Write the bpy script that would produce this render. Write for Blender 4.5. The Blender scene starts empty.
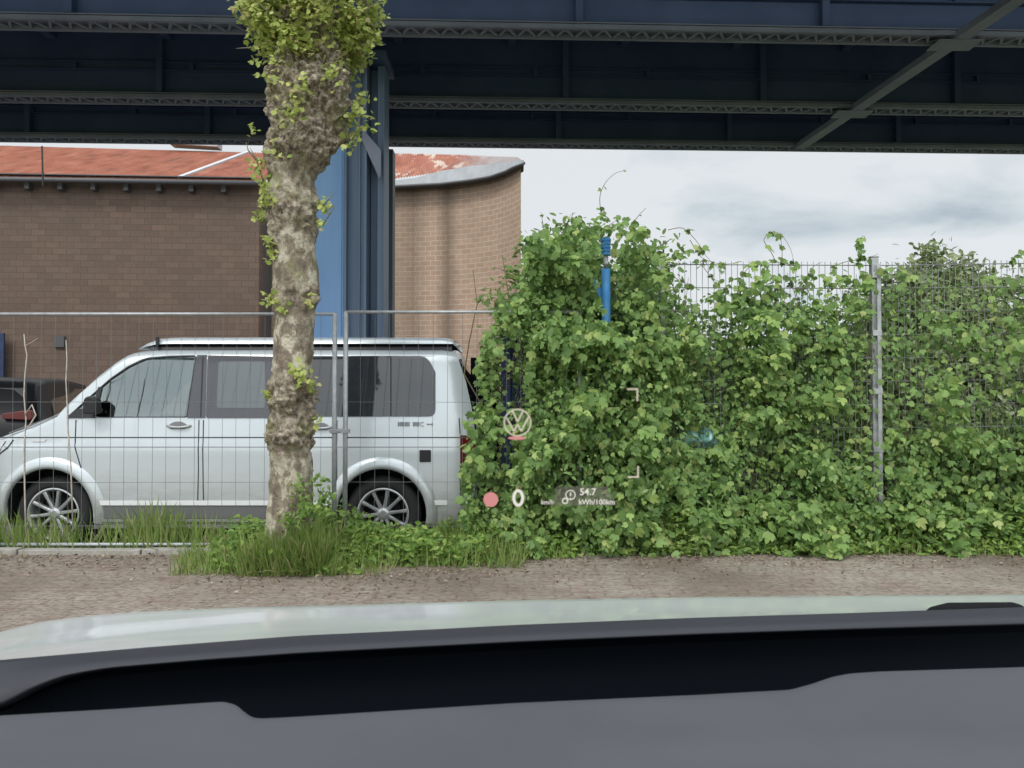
import bpy, bmesh, math, random
import numpy as np
from mathutils import Vector, Matrix, noise
R = math.radians
random.seed(7); rng = np.random.default_rng(7)
S = bpy.context.scene
COL = S.collection

# ------------------------------------------------------------------ camera
CAMZ, F, HOR = 1.25, 770.0, 400.0
PITCH = math.atan((HOR - 384) / F)
cd = bpy.data.cameras.new('camera'); cam = bpy.data.objects.new('camera', cd); COL.objects.link(cam)
cd.sensor_width = 36; cd.lens = F / 1024 * 36; cd.clip_start = 0.02; cd.clip_end = 2000
cam.location = (0, 0, CAMZ); cam.rotation_euler = (R(90) + PITCH, 0, 0)
S.camera = cam
cd.dof.use_dof = True; cd.dof.focus_distance = 7.0; cd.dof.aperture_fstop = 17
# ------------------------------------------------------------------ world, sun, exposure
W = bpy.data.worlds.new('World'); S.world = W; W.use_nodes = True
wt = W.node_tree; wt.nodes.clear()
SUN_EL, SUN_AZ = 48, 205     # azimuth the light comes from, clockwise from +Y
def wn(t, **k):
    n = wt.nodes.new(t)
    for a, b in k.items(): setattr(n, a, b)
    return n
sky = wn('ShaderNodeTexSky', sky_type='NISHITA', sun_disc=False, sun_elevation=R(SUN_EL), sun_rotation=R(SUN_AZ))
bg1 = wn('ShaderNodeBackground'); bg1.inputs[1].default_value = 0.1
wt.links.new(sky.outputs[0], bg1.inputs[0])
tc = wn('ShaderNodeTexCoord'); sp = wn('ShaderNodeSeparateXYZ'); wt.links.new(tc.outputs['Generated'], sp.inputs[0])
def wm(op, a, b=None, clamp=False):
    n = wn('ShaderNodeMath', operation=op, use_clamp=clamp)
    for i, v in enumerate((a, b)):
        if v is None: continue
        if isinstance(v, (int, float)): n.inputs[i].default_value = v
        else: wt.links.new(v, n.inputs[i])
    return n.outputs[0]
zz = wm('MAXIMUM', sp.outputs[2], 0.0)
den = wm('ADD', zz, 0.16)
cx = wn('ShaderNodeCombineXYZ')
wt.links.new(wm('DIVIDE', sp.outputs[0], den), cx.inputs[0]); wt.links.new(wm('DIVIDE', sp.outputs[1], den), cx.inputs[1])
cx.inputs[2].default_value = 3.7
nz = wn('ShaderNodeTexNoise'); nz.inputs['Scale'].default_value = 1.5; nz.inputs['Detail'].default_value = 8; nz.inputs['Roughness'].default_value = 0.55
nz.inputs['Distortion'].default_value = 0.4
wt.links.new(cx.outputs[0], nz.inputs[0])
rp = wn('ShaderNodeValToRGB'); e = rp.color_ramp.elements
e[0].position = 0.26; e[0].color = (0.46, 0.53, 0.59, 1); e[1].position = 0.50; e[1].color = (0.79, 0.82, 0.84, 1)
m_ = e.new(0.40); m_.color = (0.68, 0.74, 0.77, 1)
wt.links.new(nz.outputs[0], rp.inputs[0])
bg2 = wn('ShaderNodeBackground'); wt.links.new(rp.outputs[0], bg2.inputs[0])
# an overcast dome is brighter overhead and around the veiled sun, which stands behind the camera
hi_ = wm('POWER', wm('DIVIDE', wm('SUBTRACT', zz, 0.42), 0.58, True), 1.1)
bk_ = wm('MULTIPLY', sp.outputs[1], -1.0, True)
g = wm('ADD', wm('ADD', wm('MULTIPLY', hi_, 2.0), 0.93), wm('MULTIPLY', bk_, 1.0))
wt.links.new(g, bg2.inputs[1])
mx = wn('ShaderNodeMixShader'); mx.inputs[0].default_value = 0.93
out = wn('ShaderNodeOutputWorld')
wt.links.new(bg1.outputs[0], mx.inputs[1]); wt.links.new(bg2.outputs[0], mx.inputs[2]); wt.links.new(mx.outputs[0], out.inputs[0])
sl = bpy.data.lights.new('sun', 'SUN'); sl.energy = 1.3; sl.angle = R(14); sl.color = (1, 0.96, 0.9)
so = bpy.data.objects.new('sun', sl); COL.objects.link(so)
sd = Vector((math.sin(R(SUN_AZ)) * math.cos(R(SUN_EL)), math.cos(R(SUN_AZ)) * math.cos(R(SUN_EL)), math.sin(R(SUN_EL))))
so.rotation_euler = sd.to_track_quat('Z', 'Y').to_euler()
S.view_settings.view_transform = 'Standard'; S.view_settings.look = 'None'; S.view_settings.gamma = 1
S.view_settings.exposure = 0.12; S.view_settings.use_curve_mapping = False
S.cycles.max_bounces = 6; S.cycles.transparent_max_bounces = 12; S.cycles.use_denoising = True
S.cycles.caustics_reflective = False; S.cycles.caustics_refractive = False

# ------------------------------------------------------------------ helpers
CP, SP_ = math.cos(PITCH), math.sin(PITCH)
def P(px, py, Y):
    """world point that the photo shows at (px,py), Y metres ahead"""
    u, v = (px - 512) / F, (384 - py) / F
    dy, dz = CP - v * SP_, SP_ + v * CP
    return Vector((u / dy * Y, Y, CAMZ + dz / dy * Y))
def X_(px, Y): return P(px, 400, Y).x
def Z_(py, Y): return P(512, py, Y).z

def tag(o, label=None, cat=None, group=None, kind=None):
    if label: o['label'] = label
    if cat: o['category'] = cat
    if group: o['group'] = group
    if kind: o['kind'] = kind
    return o
def empty(name, loc, rz=0, **k):
    o = bpy.data.objects.new(name, None); COL.objects.link(o); o.location = loc; o.rotation_euler = (0, 0, rz)
    o.empty_display_size = 0.1
    return tag(o, **k)
def link(name, me, mats, parent=None, smooth=False, label=None):
    o = bpy.data.objects.new(name, me); COL.objects.link(o)
    for m in (mats if isinstance(mats, (list, tuple)) else [mats]): me.materials.append(m)
    if parent: o.parent = parent
    if smooth: me.shade_smooth()
    if label: o['label'] = label
    return o
class MB:
    def __init__(s): s.v = []; s.f = []; s.m = []; s.mi = 0
    def add(s, vs, fs):
        n = len(s.v); s.v += [tuple(v) for v in vs]; s.f += [tuple(i + n for i in f) for f in fs]; s.m += [s.mi] * len(fs); return s
    def box(s, x0, x1, y0, y1, z0, z1):
        return s.add([(x0,y0,z0),(x1,y0,z0),(x1,y1,z0),(x0,y1,z0),(x0,y0,z1),(x1,y0,z1),(x1,y1,z1),(x0,y1,z1)],
                     [(3,2,1,0),(4,5,6,7),(0,1,5,4),(1,2,6,5),(2,3,7,6),(3,0,4,7)])
    def bar(s, a, b, w, h, up=(0,0,1)):
        a, b = Vector(a), Vector(b); d = (b - a).normalized(); u = Vector(up)
        sx = d.cross(u)
        if sx.length < 1e-4: sx = d.cross(Vector((0,1,0)))
        sx.normalize(); uz = sx.cross(d).normalized(); sx *= w / 2; uz *= h / 2
        vs = [a-sx-uz, a+sx-uz, a+sx+uz, a-sx+uz, b-sx-uz, b+sx-uz, b+sx+uz, b-sx+uz]
        return s.add(vs, [(0,1,2,3),(7,6,5,4),(0,4,5,1),(1,5,6,2),(2,6,7,3),(3,7,4,0)])
    def tube(s, pts, r, n=8, cap=True):
        pts = [Vector(p) for p in pts]; vs = []; fs = []
        rr = r if isinstance(r, (list, tuple)) else [r] * len(pts)
        for i, p in enumerate(pts):
            d = (pts[min(i+1, len(pts)-1)] - pts[max(i-1, 0)]).normalized()
            a = d.cross(Vector((0.31, 0.95, 0.11))).normalized() if abs(d.y) < .9 else d.cross(Vector((0, 0, 1))).normalized()
            b = d.cross(a)
            for k in range(n):
                t = 2 * math.pi * k / n; vs.append(p + a * math.cos(t) * rr[i] + b * math.sin(t) * rr[i])
        for i in range(len(pts) - 1):
            for k in range(n):
                k2 = (k + 1) % n; fs.append((i*n+k, i*n+k2, (i+1)*n+k2, (i+1)*n+k))
        if cap: fs += [tuple(range(n))[::-1], tuple(range((len(pts)-1)*n, len(pts)*n))]
        return s.add(vs, fs)
    def prism(s, poly, fa, fb):
        """poly: list of 2D points; fa/fb map a 2D point to the two 3D faces"""
        n = len(poly)
        return s.add([fa(*p) for p in poly] + [fb(*p) for p in poly],
                     [tuple(range(n)), tuple(range(n, 2*n))[::-1]] + [(i, i+n, (i+1) % n + n, (i+1) % n) for i in range(n)])
    def grid(s, rows):
        m = len(rows[0]); vs = [p for r in rows for p in r]
        return s.add(vs, [(i*m+j, i*m+j+1, (i+1)*m+j+1, (i+1)*m+j) for i in range(len(rows)-1) for j in range(m-1)])
    def lathe(s, prof, c, n=48):   # prof (radius, y) revolved about the Y axis through c
        vs = []
        for r, y in prof:
            for k in range(n):
                t = 2*math.pi*k/n; vs.append((c[0]+r*math.cos(t), c[1]+y, c[2]+r*math.sin(t)))
        return s.add(vs, [(i*n+k, i*n+(k+1) % n, (i+1)*n+(k+1) % n, (i+1)*n+k) for i in range(len(prof)-1) for k in range(n)])
    def build(s, name, mats, parent=None, smooth=False, bevel=0, label=None, fix=True):
        me = bpy.data.meshes.new(name); me.from_pydata(s.v, [], s.f); me.update()
        if fix:
            bm = bmesh.new(); bm.from_mesh(me)
            bm.faces.ensure_lookup_table()
            for f, m in zip(bm.faces, s.m): f.material_index = m
            bmesh.ops.recalc_face_normals(bm, faces=bm.faces); bm.to_mesh(me); bm.free()
        o = link(name, me, mats, parent, smooth, label)
        if bevel:
            b = o.modifiers.new('b', 'BEVEL'); b.width = bevel; b.segments = 2; b.limit_method = 'ANGLE'; b.angle_limit = R(35)
            if smooth:
                me.shade_smooth()
        return o
def lerp_table(t, x):
    if x <= t[0][0]: return t[0][1]
    for (a, b), (c, d) in zip(t, t[1:]):
        if x <= c: return b + (d - b) * (x - a) / (c - a)
    return t[-1][1]
def round_poly(pts, r, n=5):
    out = []; m = len(pts)
    for i in range(m):
        p = Vector(pts[i]); a = Vector(pts[i-1]) - p; b = Vector(pts[(i+1) % m]) - p
        rr = r[i] if isinstance(r, (list, tuple)) else r
        if rr <= 0: out.append(tuple(p)); continue
        d = min(rr, a.length * .45, b.length * .45)
        s0 = p + a.normalized() * d; s1 = p + b.normalized() * d
        for k in range(n + 1):
            t = k / n; out.append(tuple(s0 * (1-t)**2 + p * 2*t*(1-t) + s1 * t*t))
    return out

# ------------------------------------------------------------------ materials
def mat(name, col, rough=.6, metal=0, coat=0, ior=1.45, spec=None, emis=None, var=0, vscale=8, bump=0, bscale=40, col2=None, stretch=None, detail=6, lo=.35, hi=.65):
    m = bpy.data.materials.new(name); m.use_nodes = True; nt = m.node_tree; b = nt.nodes['Principled BSDF']
    b.inputs['Base Color'].default_value = (*col, 1); b.inputs['Roughness'].default_value = rough; b.inputs['Metallic'].default_value = metal
    b.inputs['Coat Weight'].default_value = coat; b.inputs['Coat Roughness'].default_value = .06; b.inputs['IOR'].default_value = ior
    if spec is not None: b.inputs['Specular IOR Level'].default_value = spec
    if emis: b.inputs['Emission Color'].default_value = (*emis[0], 1); b.inputs['Emission Strength'].default_value = emis[1]
    if col2 or bump:
        tc = nt.nodes.new('ShaderNodeTexCoord'); mp = nt.nodes.new('ShaderNodeMapping'); nt.links.new(tc.outputs['Object'], mp.inputs[0])
        if stretch: mp.inputs['Scale'].default_value = stretch
    if col2:
        n = nt.nodes.new('ShaderNodeTexNoise'); n.inputs['Scale'].default_value = vscale; n.inputs['Detail'].default_value = detail; n.inputs['Roughness'].default_value = .6
        nt.links.new(mp.outputs[0], n.inputs[0])
        r = nt.nodes.new('ShaderNodeValToRGB'); e = r.color_ramp.elements
        e[0].position = lo; e[0].color = (*col, 1); e[1].position = hi; e[1].color = (*col2, 1)
        nt.links.new(n.outputs[0], r.inputs[0]); nt.links.new(r.outputs[0], b.inputs['Base Color'])
    if bump:
        n = nt.nodes.new('ShaderNodeTexNoise'); n.inputs['Scale'].default_value = bscale; n.inputs['Detail'].default_value = 5
        nt.links.new(mp.outputs[0], n.inputs[0])
        bp = nt.nodes.new('ShaderNodeBump'); bp.inputs['Strength'].default_value = bump; bp.inputs['Distance'].default_value = .02
        nt.links.new(n.outputs[0], bp.inputs['Height']); nt.links.new(bp.outputs[0], b.inputs['Normal'])
    return m
class NT:
    """small node-graph builder for the richer materials"""
    def __init__(s, name):
        s.m = bpy.data.materials.new(name); s.m.use_nodes = True; s.t = s.m.node_tree; s.b = s.t.nodes['Principled BSDF']
        s.tc = s.t.nodes.new('ShaderNodeTexCoord')
    def n(s, t, ins=None, **k):
        x = s.t.nodes.new(t)
        for a, v in k.items(): setattr(x, a, v)
        for a, v in (ins or {}).items():
            if hasattr(v, 'is_linked') or hasattr(v, 'links'): s.t.links.new(v, x.inputs[a])
            else: x.inputs[a].default_value = v
        return x
    def map(s, scale=(1,1,1), rot=(0,0,0), loc=(0,0,0), src='Object'):
        return s.n('ShaderNodeMapping', {0: s.tc.outputs[src], 'Scale': scale, 'Rotation': rot, 'Location': loc}).outputs[0]
    def noise(s, v, scale, detail=5, rough=.55, dist=0):
        return s.n('ShaderNodeTexNoise', {0: v, 'Scale': scale, 'Detail': detail, 'Roughness': rough, 'Distortion': dist}).outputs[0]
    def ramp(s, f, stops):
        r = s.n('ShaderNodeValToRGB', {0: f}); e = r.color_ramp.elements
        while len(e) < len(stops): e.new(.5)
        for el, (p, c) in zip(e, stops): el.position = p; el.color = (*c, 1) if len(c) == 3 else c
        return r.outputs[0]
    def mix(s, f, a, b, mode='MIX'):
        x = s.n('ShaderNodeMix', data_type='RGBA', blend_type=mode)
        for i, v in ((0, f), (6, a), (7, b)):
            if isinstance(v, tuple): x.inputs[i].default_value = (*v, 1) if len(v) == 3 else v
            elif isinstance(v, (int, float)): x.inputs[i].default_value = v
            else: s.t.links.new(v, x.inputs[i])
        return x.outputs[2]
    def col(s, c): s.t.links.new(c, s.b.inputs['Base Color'])
    def bump(s, h, strength=.4, dist=.02):
        s.t.links.new(s.n('ShaderNodeBump', {'Height': h, 'Strength': strength, 'Distance': dist}).outputs[0], s.b.inputs['Normal'])

def van_paint():
    m = NT('van_paint'); b = m.b; b.inputs['Roughness'].default_value = .27; b.inputs['Metallic'].default_value = .25; b.inputs['Coat Weight'].default_value = .9; b.inputs['Coat Roughness'].default_value = .05
    v = m.map(); z = m.n('ShaderNodeSeparateXYZ', {0: v}).outputs[2]
    low = m.n('ShaderNodeMapRange', {0: z, 1: .25, 2: .95, 3: 1, 4: 0}).outputs[0]
    d = m.n('ShaderNodeMath', {0: low, 1: m.noise(m.map((1,1,2.5)), 5, 7, .7)}, operation='MULTIPLY').outputs[0]
    c = m.mix(m.noise(v, 1.2, 3), (.51,.57,.60), (.60,.65,.675))
    c = m.mix(m.ramp(d, [(.12, (0,0,0)), (.62, (.75,.75,.75))]), c, (.33,.30,.26))
    m.col(c); return m.m
def brick_mat(name, c1, c2, mortar, bw, bh, stain, streaks=(), rough=.85, swap=False):
    m = NT(name); m.b.inputs['Roughness'].default_value = rough
    uv = m.tc.outputs['UV']
    br = m.n('ShaderNodeTexBrick', {0: uv, 'Color1': (*c1,1), 'Color2': (*c2,1), 'Mortar': (*mortar,1), 'Scale': 1, 'Mortar Size': .012, 'Mortar Smooth': .3,
                                     'Bias': 0, 'Brick Width': bw, 'Row Height': bh})
    n1 = m.noise(uv, .8, 6); n2 = m.noise(uv, 14, 4)
    c = m.mix(m.ramp(n1, [(.35, (0,0,0)), (.7, (1,1,1))]), br.outputs[0], stain)
    c = m.mix(.45, br.outputs[0], c)
    c = m.mix(m.ramp(n2, [(.3, (.25,.25,.25)), (.7, (0,0,0))]), c, tuple(x*.55 for x in c1))
    sep = m.n('ShaderNodeSeparateXYZ', {0: uv})
    for (x, w, k) in streaks:     # old water stains with a shape of their own
        wob = m.n('ShaderNodeMath', {0: m.noise(uv, 1.1, 6, .7), 1: .3}, operation='MULTIPLY').outputs[0]
        d = m.n('ShaderNodeMath', {0: m.n('ShaderNodeMath', {0: sep.outputs[0], 1: wob}, operation='ADD').outputs[0], 1: x + .15}, operation='SUBTRACT').outputs[0]
        d = m.n('ShaderNodeMath', {0: m.n('ShaderNodeMath', {0: d}, operation='ABSOLUTE').outputs[0], 1: w}, operation='DIVIDE').outputs[0]
        f = m.ramp(d, [(.0, (k,k,k)), (1, (0,0,0))])
        c = m.mix(f, c, (.085, .065, .045))
    m.col(c); m.bump(br.outputs[1], -.3, .01)
    return m.m

M = {}
M['steel'] = mat('steel_dark', (.052,.088,.175), .55, col2=(.072,.112,.21), vscale=1.2)
M['steel_lat'] = mat('steel_lattice', (.19,.215,.29), .6, col2=(.25,.275,.35), vscale=2)
M['deck'] = mat('deck_steel', (.06,.092,.18), .6, col2=(.09,.125,.22), vscale=1)
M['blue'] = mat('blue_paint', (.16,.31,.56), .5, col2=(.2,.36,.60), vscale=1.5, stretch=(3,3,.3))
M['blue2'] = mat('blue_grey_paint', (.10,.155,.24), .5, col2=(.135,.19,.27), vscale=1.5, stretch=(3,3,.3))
M['blue3'] = mat('blue_dark_paint', (.035,.05,.07), .5, col2=(.05,.065,.08), vscale=2)
M['galv'] = mat('galvanised', (.33,.35,.36), .45, metal=.3, col2=(.44,.46,.47), vscale=25)
M['rod'] = mat('mesh_rod', (.20,.21,.215), .5, metal=.3, col2=(.29,.30,.30), vscale=14)
M['wire'] = mat('wire', (.17,.18,.185), .5, metal=.3)
M['darkwire'] = mat('dark_wire', (.06,.065,.07), .5)
M['black'] = mat('black_plastic', (.015,.016,.018), .5)
M['rubber'] = mat('rubber', (.022,.022,.023), .8, bump=.2, bscale=60)
M['paint'] = mat('van_paint', (.57,.61,.63), .38, metal=.15, coat=.8, col2=(.63,.665,.68), vscale=1.1)
M['paint'] = van_paint()
M['under'] = mat('wheel_well', (.012,.012,.012), .9)
M['grey_sill'] = mat('sill_grey', (.17,.17,.175), .5, coat=.3)
M['chrome'] = mat('chrome', (.8,.81,.82), .5, metal=.1)
M['alloy'] = mat('alloy', (.50,.51,.52), .3, metal=.6)
M['privacy'] = mat('privacy_glass', (.022,.025,.03), .05, ior=1.7, spec=.6)
M['privacy2'] = mat('slider_glass', (.06,.078,.082), .06, ior=1.8, spec=.7)
M['gloss_black'] = mat('gloss_black', (.035,.035,.045), .15, ior=1.7, spec=.6)
M['red_lamp'] = mat('red_lamp', (.13,.008,.016), .15, coat=1)
M['white_lamp'] = mat('clear_lamp', (.6,.6,.62), .15, coat=1)
M['seat'] = mat('seat_cloth', (.09,.095,.10), .9)
M['carblack'] = mat('black_paint', (.010,.011,.014), .4, spec=.3)
M['dash'] = mat('dash_plastic', (.064,.067,.076), .62, spec=.3, bump=.08, bscale=900, col2=(.072,.075,.085), vscale=5)
M['rim_plastic'] = mat('cowl_plastic', (.027,.028,.036), .5, spec=.3)
M['well'] = mat('trough_black', (.0035,.0055,.009), .75, spec=.1)
M['glass_dark'] = mat('dark_glass', (.03,.033,.036), .35, spec=.3)
M['gutter2'] = mat('trim_dark', (.009,.011,.014), .5, spec=.3)
M['bonnet'] = mat('bonnet_paint', (.53,.565,.585), .3, coat=.6, col2=(.60,.62,.635), vscale=2.2, stretch=(1,4,1))
M['fascia'] = mat('fascia', (.48,.50,.52), .6, col2=(.38,.40,.42), vscale=3)
M['gutter'] = mat('gutter', (.09,.09,.095), .6)
M['navy'] = mat('navy_paint', (.03,.052,.13), .6, col2=(.02,.035,.085), vscale=3)
M['turq'] = mat('turquoise', (.35,.75,.70), .6, col2=(.5,.8,.77), vscale=9)
M['brightblue'] = mat('post_blue', (.06,.27,.62), .45, col2=(.09,.32,.66), vscale=8)
M['twig'] = mat('dead_twig', (.55,.51,.45), .9, col2=(.36,.32,.27), vscale=20)
M['stem'] = mat('vine_stem', (.12,.10,.06), .9, col2=(.17,.14,.09), vscale=12)
M['kerb'] = mat('kerb_stone', (.36,.34,.31), .9, col2=(.26,.25,.22), vscale=9, bump=.4)
M['concrete'] = mat('concrete', (.3,.29,.27), .9, col2=(.22,.21,.2), vscale=12, bump=.3)
M['asphalt'] = mat('lot_asphalt', (.10,.10,.10), .9, col2=(.17,.165,.155), vscale=3, bump=.4, bscale=60)
M['meadow'] = mat('meadow', (.07,.11,.03), .95, col2=(.16,.20,.06), vscale=.6, bump=.8, bscale=9)
M['hedgewood'] = mat('bark_small', (.17,.14,.11), .9, col2=(.24,.21,.17), vscale=9)
M['gravel'] = mat('added_gravel', (.17,.16,.15), .95, col2=(.26,.25,.235), vscale=6, bump=.5)
M['soil'] = mat('soil', (.10,.075,.055), .95, col2=(.15,.115,.085), vscale=12, bump=.6)

def leaf_mat(name, stops, trans=.38, rough=.5):
    m = NT(name); g = m.n('ShaderNodeNewGeometry')
    c = m.ramp(g.outputs['Random Per Island'], stops)
    m.col(c); m.b.inputs['Roughness'].default_value = rough; m.b.inputs['Specular IOR Level'].default_value = .35
    tr = m.n('ShaderNodeBsdfTranslucent', {0: c}); mixs = m.n('ShaderNodeMixShader', {0: trans})
    m.t.links.new(m.b.outputs[0], mixs.inputs[1]); m.t.links.new(tr.outputs[0], mixs.inputs[2])
    m.t.links.new(mixs.outputs[0], m.t.nodes['Material Output'].inputs[0])
    return m.m
M['leaf_vine'] = leaf_mat('leaf_vine', [(0, (.125,.22,.065)), (.4, (.19,.31,.09)), (.75, (.26,.40,.12)), (.93, (.35,.47,.14)), (1, (.44,.50,.19))])
M['leaf_shrub'] = leaf_mat('leaf_shrub', [(0, (.10,.19,.06)), (.5, (.16,.28,.08)), (.9, (.22,.34,.11)), (1, (.30,.37,.15))])
M['leaf_bg'] = leaf_mat('leaf_background', [(0, (.18,.24,.11)), (.5, (.28,.36,.17)), (1, (.40,.48,.25))])  # paler tones put the haze over the far shrubs into the leaf colour
M['leaf_plane'] = leaf_mat('leaf_plane', [(0, (.26,.34,.08)), (.45, (.42,.50,.13)), (.85, (.58,.62,.22)), (1, (.42,.33,.17))], .4)
M['weed'] = leaf_mat('weed_leaf', [(0, (.10,.19,.04)), (.5, (.18,.30,.06)), (1, (.30,.41,.10))])
M['grass'] = leaf_mat('grass_blade', [(0, (.16,.25,.06)), (.6, (.27,.38,.10)), (.85, (.30,.36,.12)), (1, (.46,.42,.24))])
M['litter'] = leaf_mat('litter', [(0, (.07,.05,.035)), (.5, (.16,.115,.075)), (.93, (.30,.24,.17)), (1, (.5,.45,.36))], .1)
M['bgtree'] = leaf_mat('leaf_tree_far', [(0, (.05,.08,.03)), (1, (.12,.16,.06))])

# paving: small worn setts with trodden earth over them
def paving():
    m = NT('paving'); v = m.map(); m.b.inputs['Roughness'].default_value = .9
    br = m.n('ShaderNodeTexBrick', {0: m.map(rot=(0,0,R(2))), 'Color1': (.235,.175,.145,1), 'Color2': (.29,.225,.19,1), 'Mortar': (.14,.115,.09,1), 'Scale': 1,
             'Mortar Size': .008, 'Mortar Smooth': .5, 'Brick Width': .21, 'Row Height': .105})
    big = m.noise(v, .55, 4); mid = m.noise(v, 3.2, 6, .7); fine = m.noise(v, 38, 5, .7); sep = m.n('ShaderNodeSeparateXYZ', {0: v})
    # greyer and paler towards the right end of the street, redder to the left
    gx = m.n('ShaderNodeMapRange', {0: sep.outputs[0], 1: -3.5, 2: 3.0, 3: 0, 4: 1}).outputs[0]
    earth = m.mix(gx, (.185,.148,.118), (.255,.235,.20))
    earth = m.mix(m.ramp(m.noise(m.map((.6,1.6,1)), 26, 6, .75), [(.42, (0,0,0)), (.6, (1,1,1))]), earth, (.39,.355,.30))
    f = m.ramp(mid, [(.36, (.05,.05,.05)), (.58, (.9,.9,.9))])
    c = m.mix(f, br.outputs[0], earth)
    c = m.mix(m.ramp(big, [(.38, (.8,.8,.8)), (.6, (0,0,0))]), c, (.13,.10,.075))
    c = m.mix(m.ramp(m.noise(m.map((.6,1.5,1)), 34, 5, .7), [(.36, (.9,.9,.9)), (.5, (0,0,0))]), c, (.085,.06,.045))
    m.col(c); m.bump(m.mix(.5, br.outputs[1], fine), .55, .02)
    return m.m
M['paving'] = paving()

def bark():
    m = NT('plane_bark'); v = m.map(); m.b.inputs['Roughness'].default_value = .85
    pat = m.n('ShaderNodeTexVoronoi', {0: m.map((11,11,5.5)), 'Scale': 1.0, 'Randomness': 1}, feature='SMOOTH_F1').outputs[1]
    pv = m.n('ShaderNodeSeparateXYZ', {0: pat}).outputs[0]
    n1 = m.noise(m.map((1,1,.7)), 11, 7, .62, .25)
    c = m.ramp(n1, [(.36, (.15,.12,.09)), (.46, (.24,.20,.15)), (.50, (.30,.26,.19)), (.54, (.48,.44,.345)), (.66, (.58,.54,.43))])
    c2 = m.ramp(m.noise(v, 26, 7, .7), [(.36, (.055,.042,.032)), (.47, (.19,.155,.115)), (.55, (.37,.32,.24)), (.66, (.56,.51,.41))])
    # the burls and the pollard head are rough and brown, the shaft between them flakes in cream and grey
    at = m.n('ShaderNodeAttribute', attribute_name='knob')
    c = m.mix(at.outputs['Fac'], c, c2)
    moss = m.ramp(m.noise(v, 5.5, 5, .6), [(.52, (0,0,0)), (.68, (.55,.55,.55))])
    c = m.mix(moss, c, (.20,.21,.07))
    c = m.mix(m.ramp(m.noise(v, 60, 4), [(.3, (.6,.6,.6)), (.45, (0,0,0))]), c, (.07,.055,.04))
    m.col(c); m.bump(m.noise(v, 45, 8, .7), .9, .02)
    return m.m
M['bark'] = bark()

def roof_mat(name, white, x0=-2.2, x1=-1.0):
    m = NT(name); v = m.map(); m.b.inputs['Roughness'].default_value = .8
    c = m.ramp(m.noise(m.map((1.5,.6,.6)), 1.6, 6, .65), [(.3, (.20,.065,.038)), (.5, (.33,.11,.062)), (.7, (.40,.17,.11))])
    c = m.mix(m.ramp(m.noise(m.map((6,.35,.35)), 1.2, 5, .7), [(.5, (0,0,0)), (.75, (.45,.45,.45))]), c, (.46,.30,.22))
    if white:
        fl = m.ramp(m.noise(m.map((2.2,.5,.5), loc=(3,0,0)), 1.0, 5, .6), [(.54, (0,0,0)), (.60, (1,1,1))])
        c = m.mix(fl, c, (.55,.47,.40))
        sx = m.n('ShaderNodeSeparateXYZ', {0: v}).outputs[0]
        g = m.n('ShaderNodeMapRange', {0: sx, 1: x0, 2: x1, 3: 0, 4: 1}).outputs[0]
        g2 = m.n('ShaderNodeMath', {0: g, 1: m.noise(m.map((3,1,1)), 2, 4)}, operation='MULTIPLY').outputs[0]
        c = m.mix(m.ramp(g2, [(.18, (0,0,0)), (.5, (1,1,1))]), c, (.40,.37,.37))
    m.col(c); return m.m
M['roof'] = roof_mat('roof_red', False); M['roof2'] = roof_mat('roof_red_flaking', True, -2.8, -.6)

# ------------------------------------------------------------------ the setting
GZ = -0.135            # level of the car park behind the kerb
MB().box(-600, 600, -200, 1200, -1.2, -0.16).build('ground', M['meadow'])['kind'] = 'structure'
MB().box(-60, 1.9, 6.36, 60, -.3, GZ).build('car_park', M['asphalt'])['kind'] = 'structure'
MB().box(1.901, 60, 8.7, 17.5, -.3, GZ - .006).build('added_gravel', M['gravel'])['kind'] = 'structure'  # gravel added beyond the fence to keep green bounce off the bridge
# near street: a slab with a slightly uneven top
rows = []
ys = [-6, -2, 0, 2] + [2.5 + .12*i for i in range(32)] + [6.28]
xs = [-40, -20, -10] + [-8 + .25*i for i in range(65)] + [10, 20, 40]
for y in ys:
    rows.append([(x, y, .012*noise.noise((x*.9, y*1.7, 3))) for x in xs])
m = MB().grid(rows)
m.box(-40, 40, -6, 6.275, -.5, -.03)
m.build('street', M['paving'])['kind'] = 'structure'
kb = MB()
x = -12
while x < -2.5:
    kb.box(x, x + .985, 6.26, 6.355, -.3, .042 + random.uniform(-.006, .006)); x += 1.0
kb.build('kerb', M['kerb'], bevel=.008)['kind'] = 'structure'
# low bank of soil under the hedge and the tree
rows = []
def verge(x, y):
    s0 = 5.68 + .72*max(0, min(1, (x + .9)/1.3)) + .5*max(0, min(1, (-2.1 - x)/.5)) + .14*noise.noise((x*1.6, 2, 0))
    return -.03 + .07*max(0, min(1, (y - s0)/.3)) + .012*noise.noise((x*4, y*4, 1)) - .10*max(0, min(1, (y - 7.0)/.3))
for j in range(34):
    y = 5.3 + j * .06; rows.append([(x, y, verge(x, y)) for x in [-2.75 + .08*k for k in range(150)]])
MB().grid(rows).build('verge_soil', M['soil'])['kind'] = 'structure'

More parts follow.
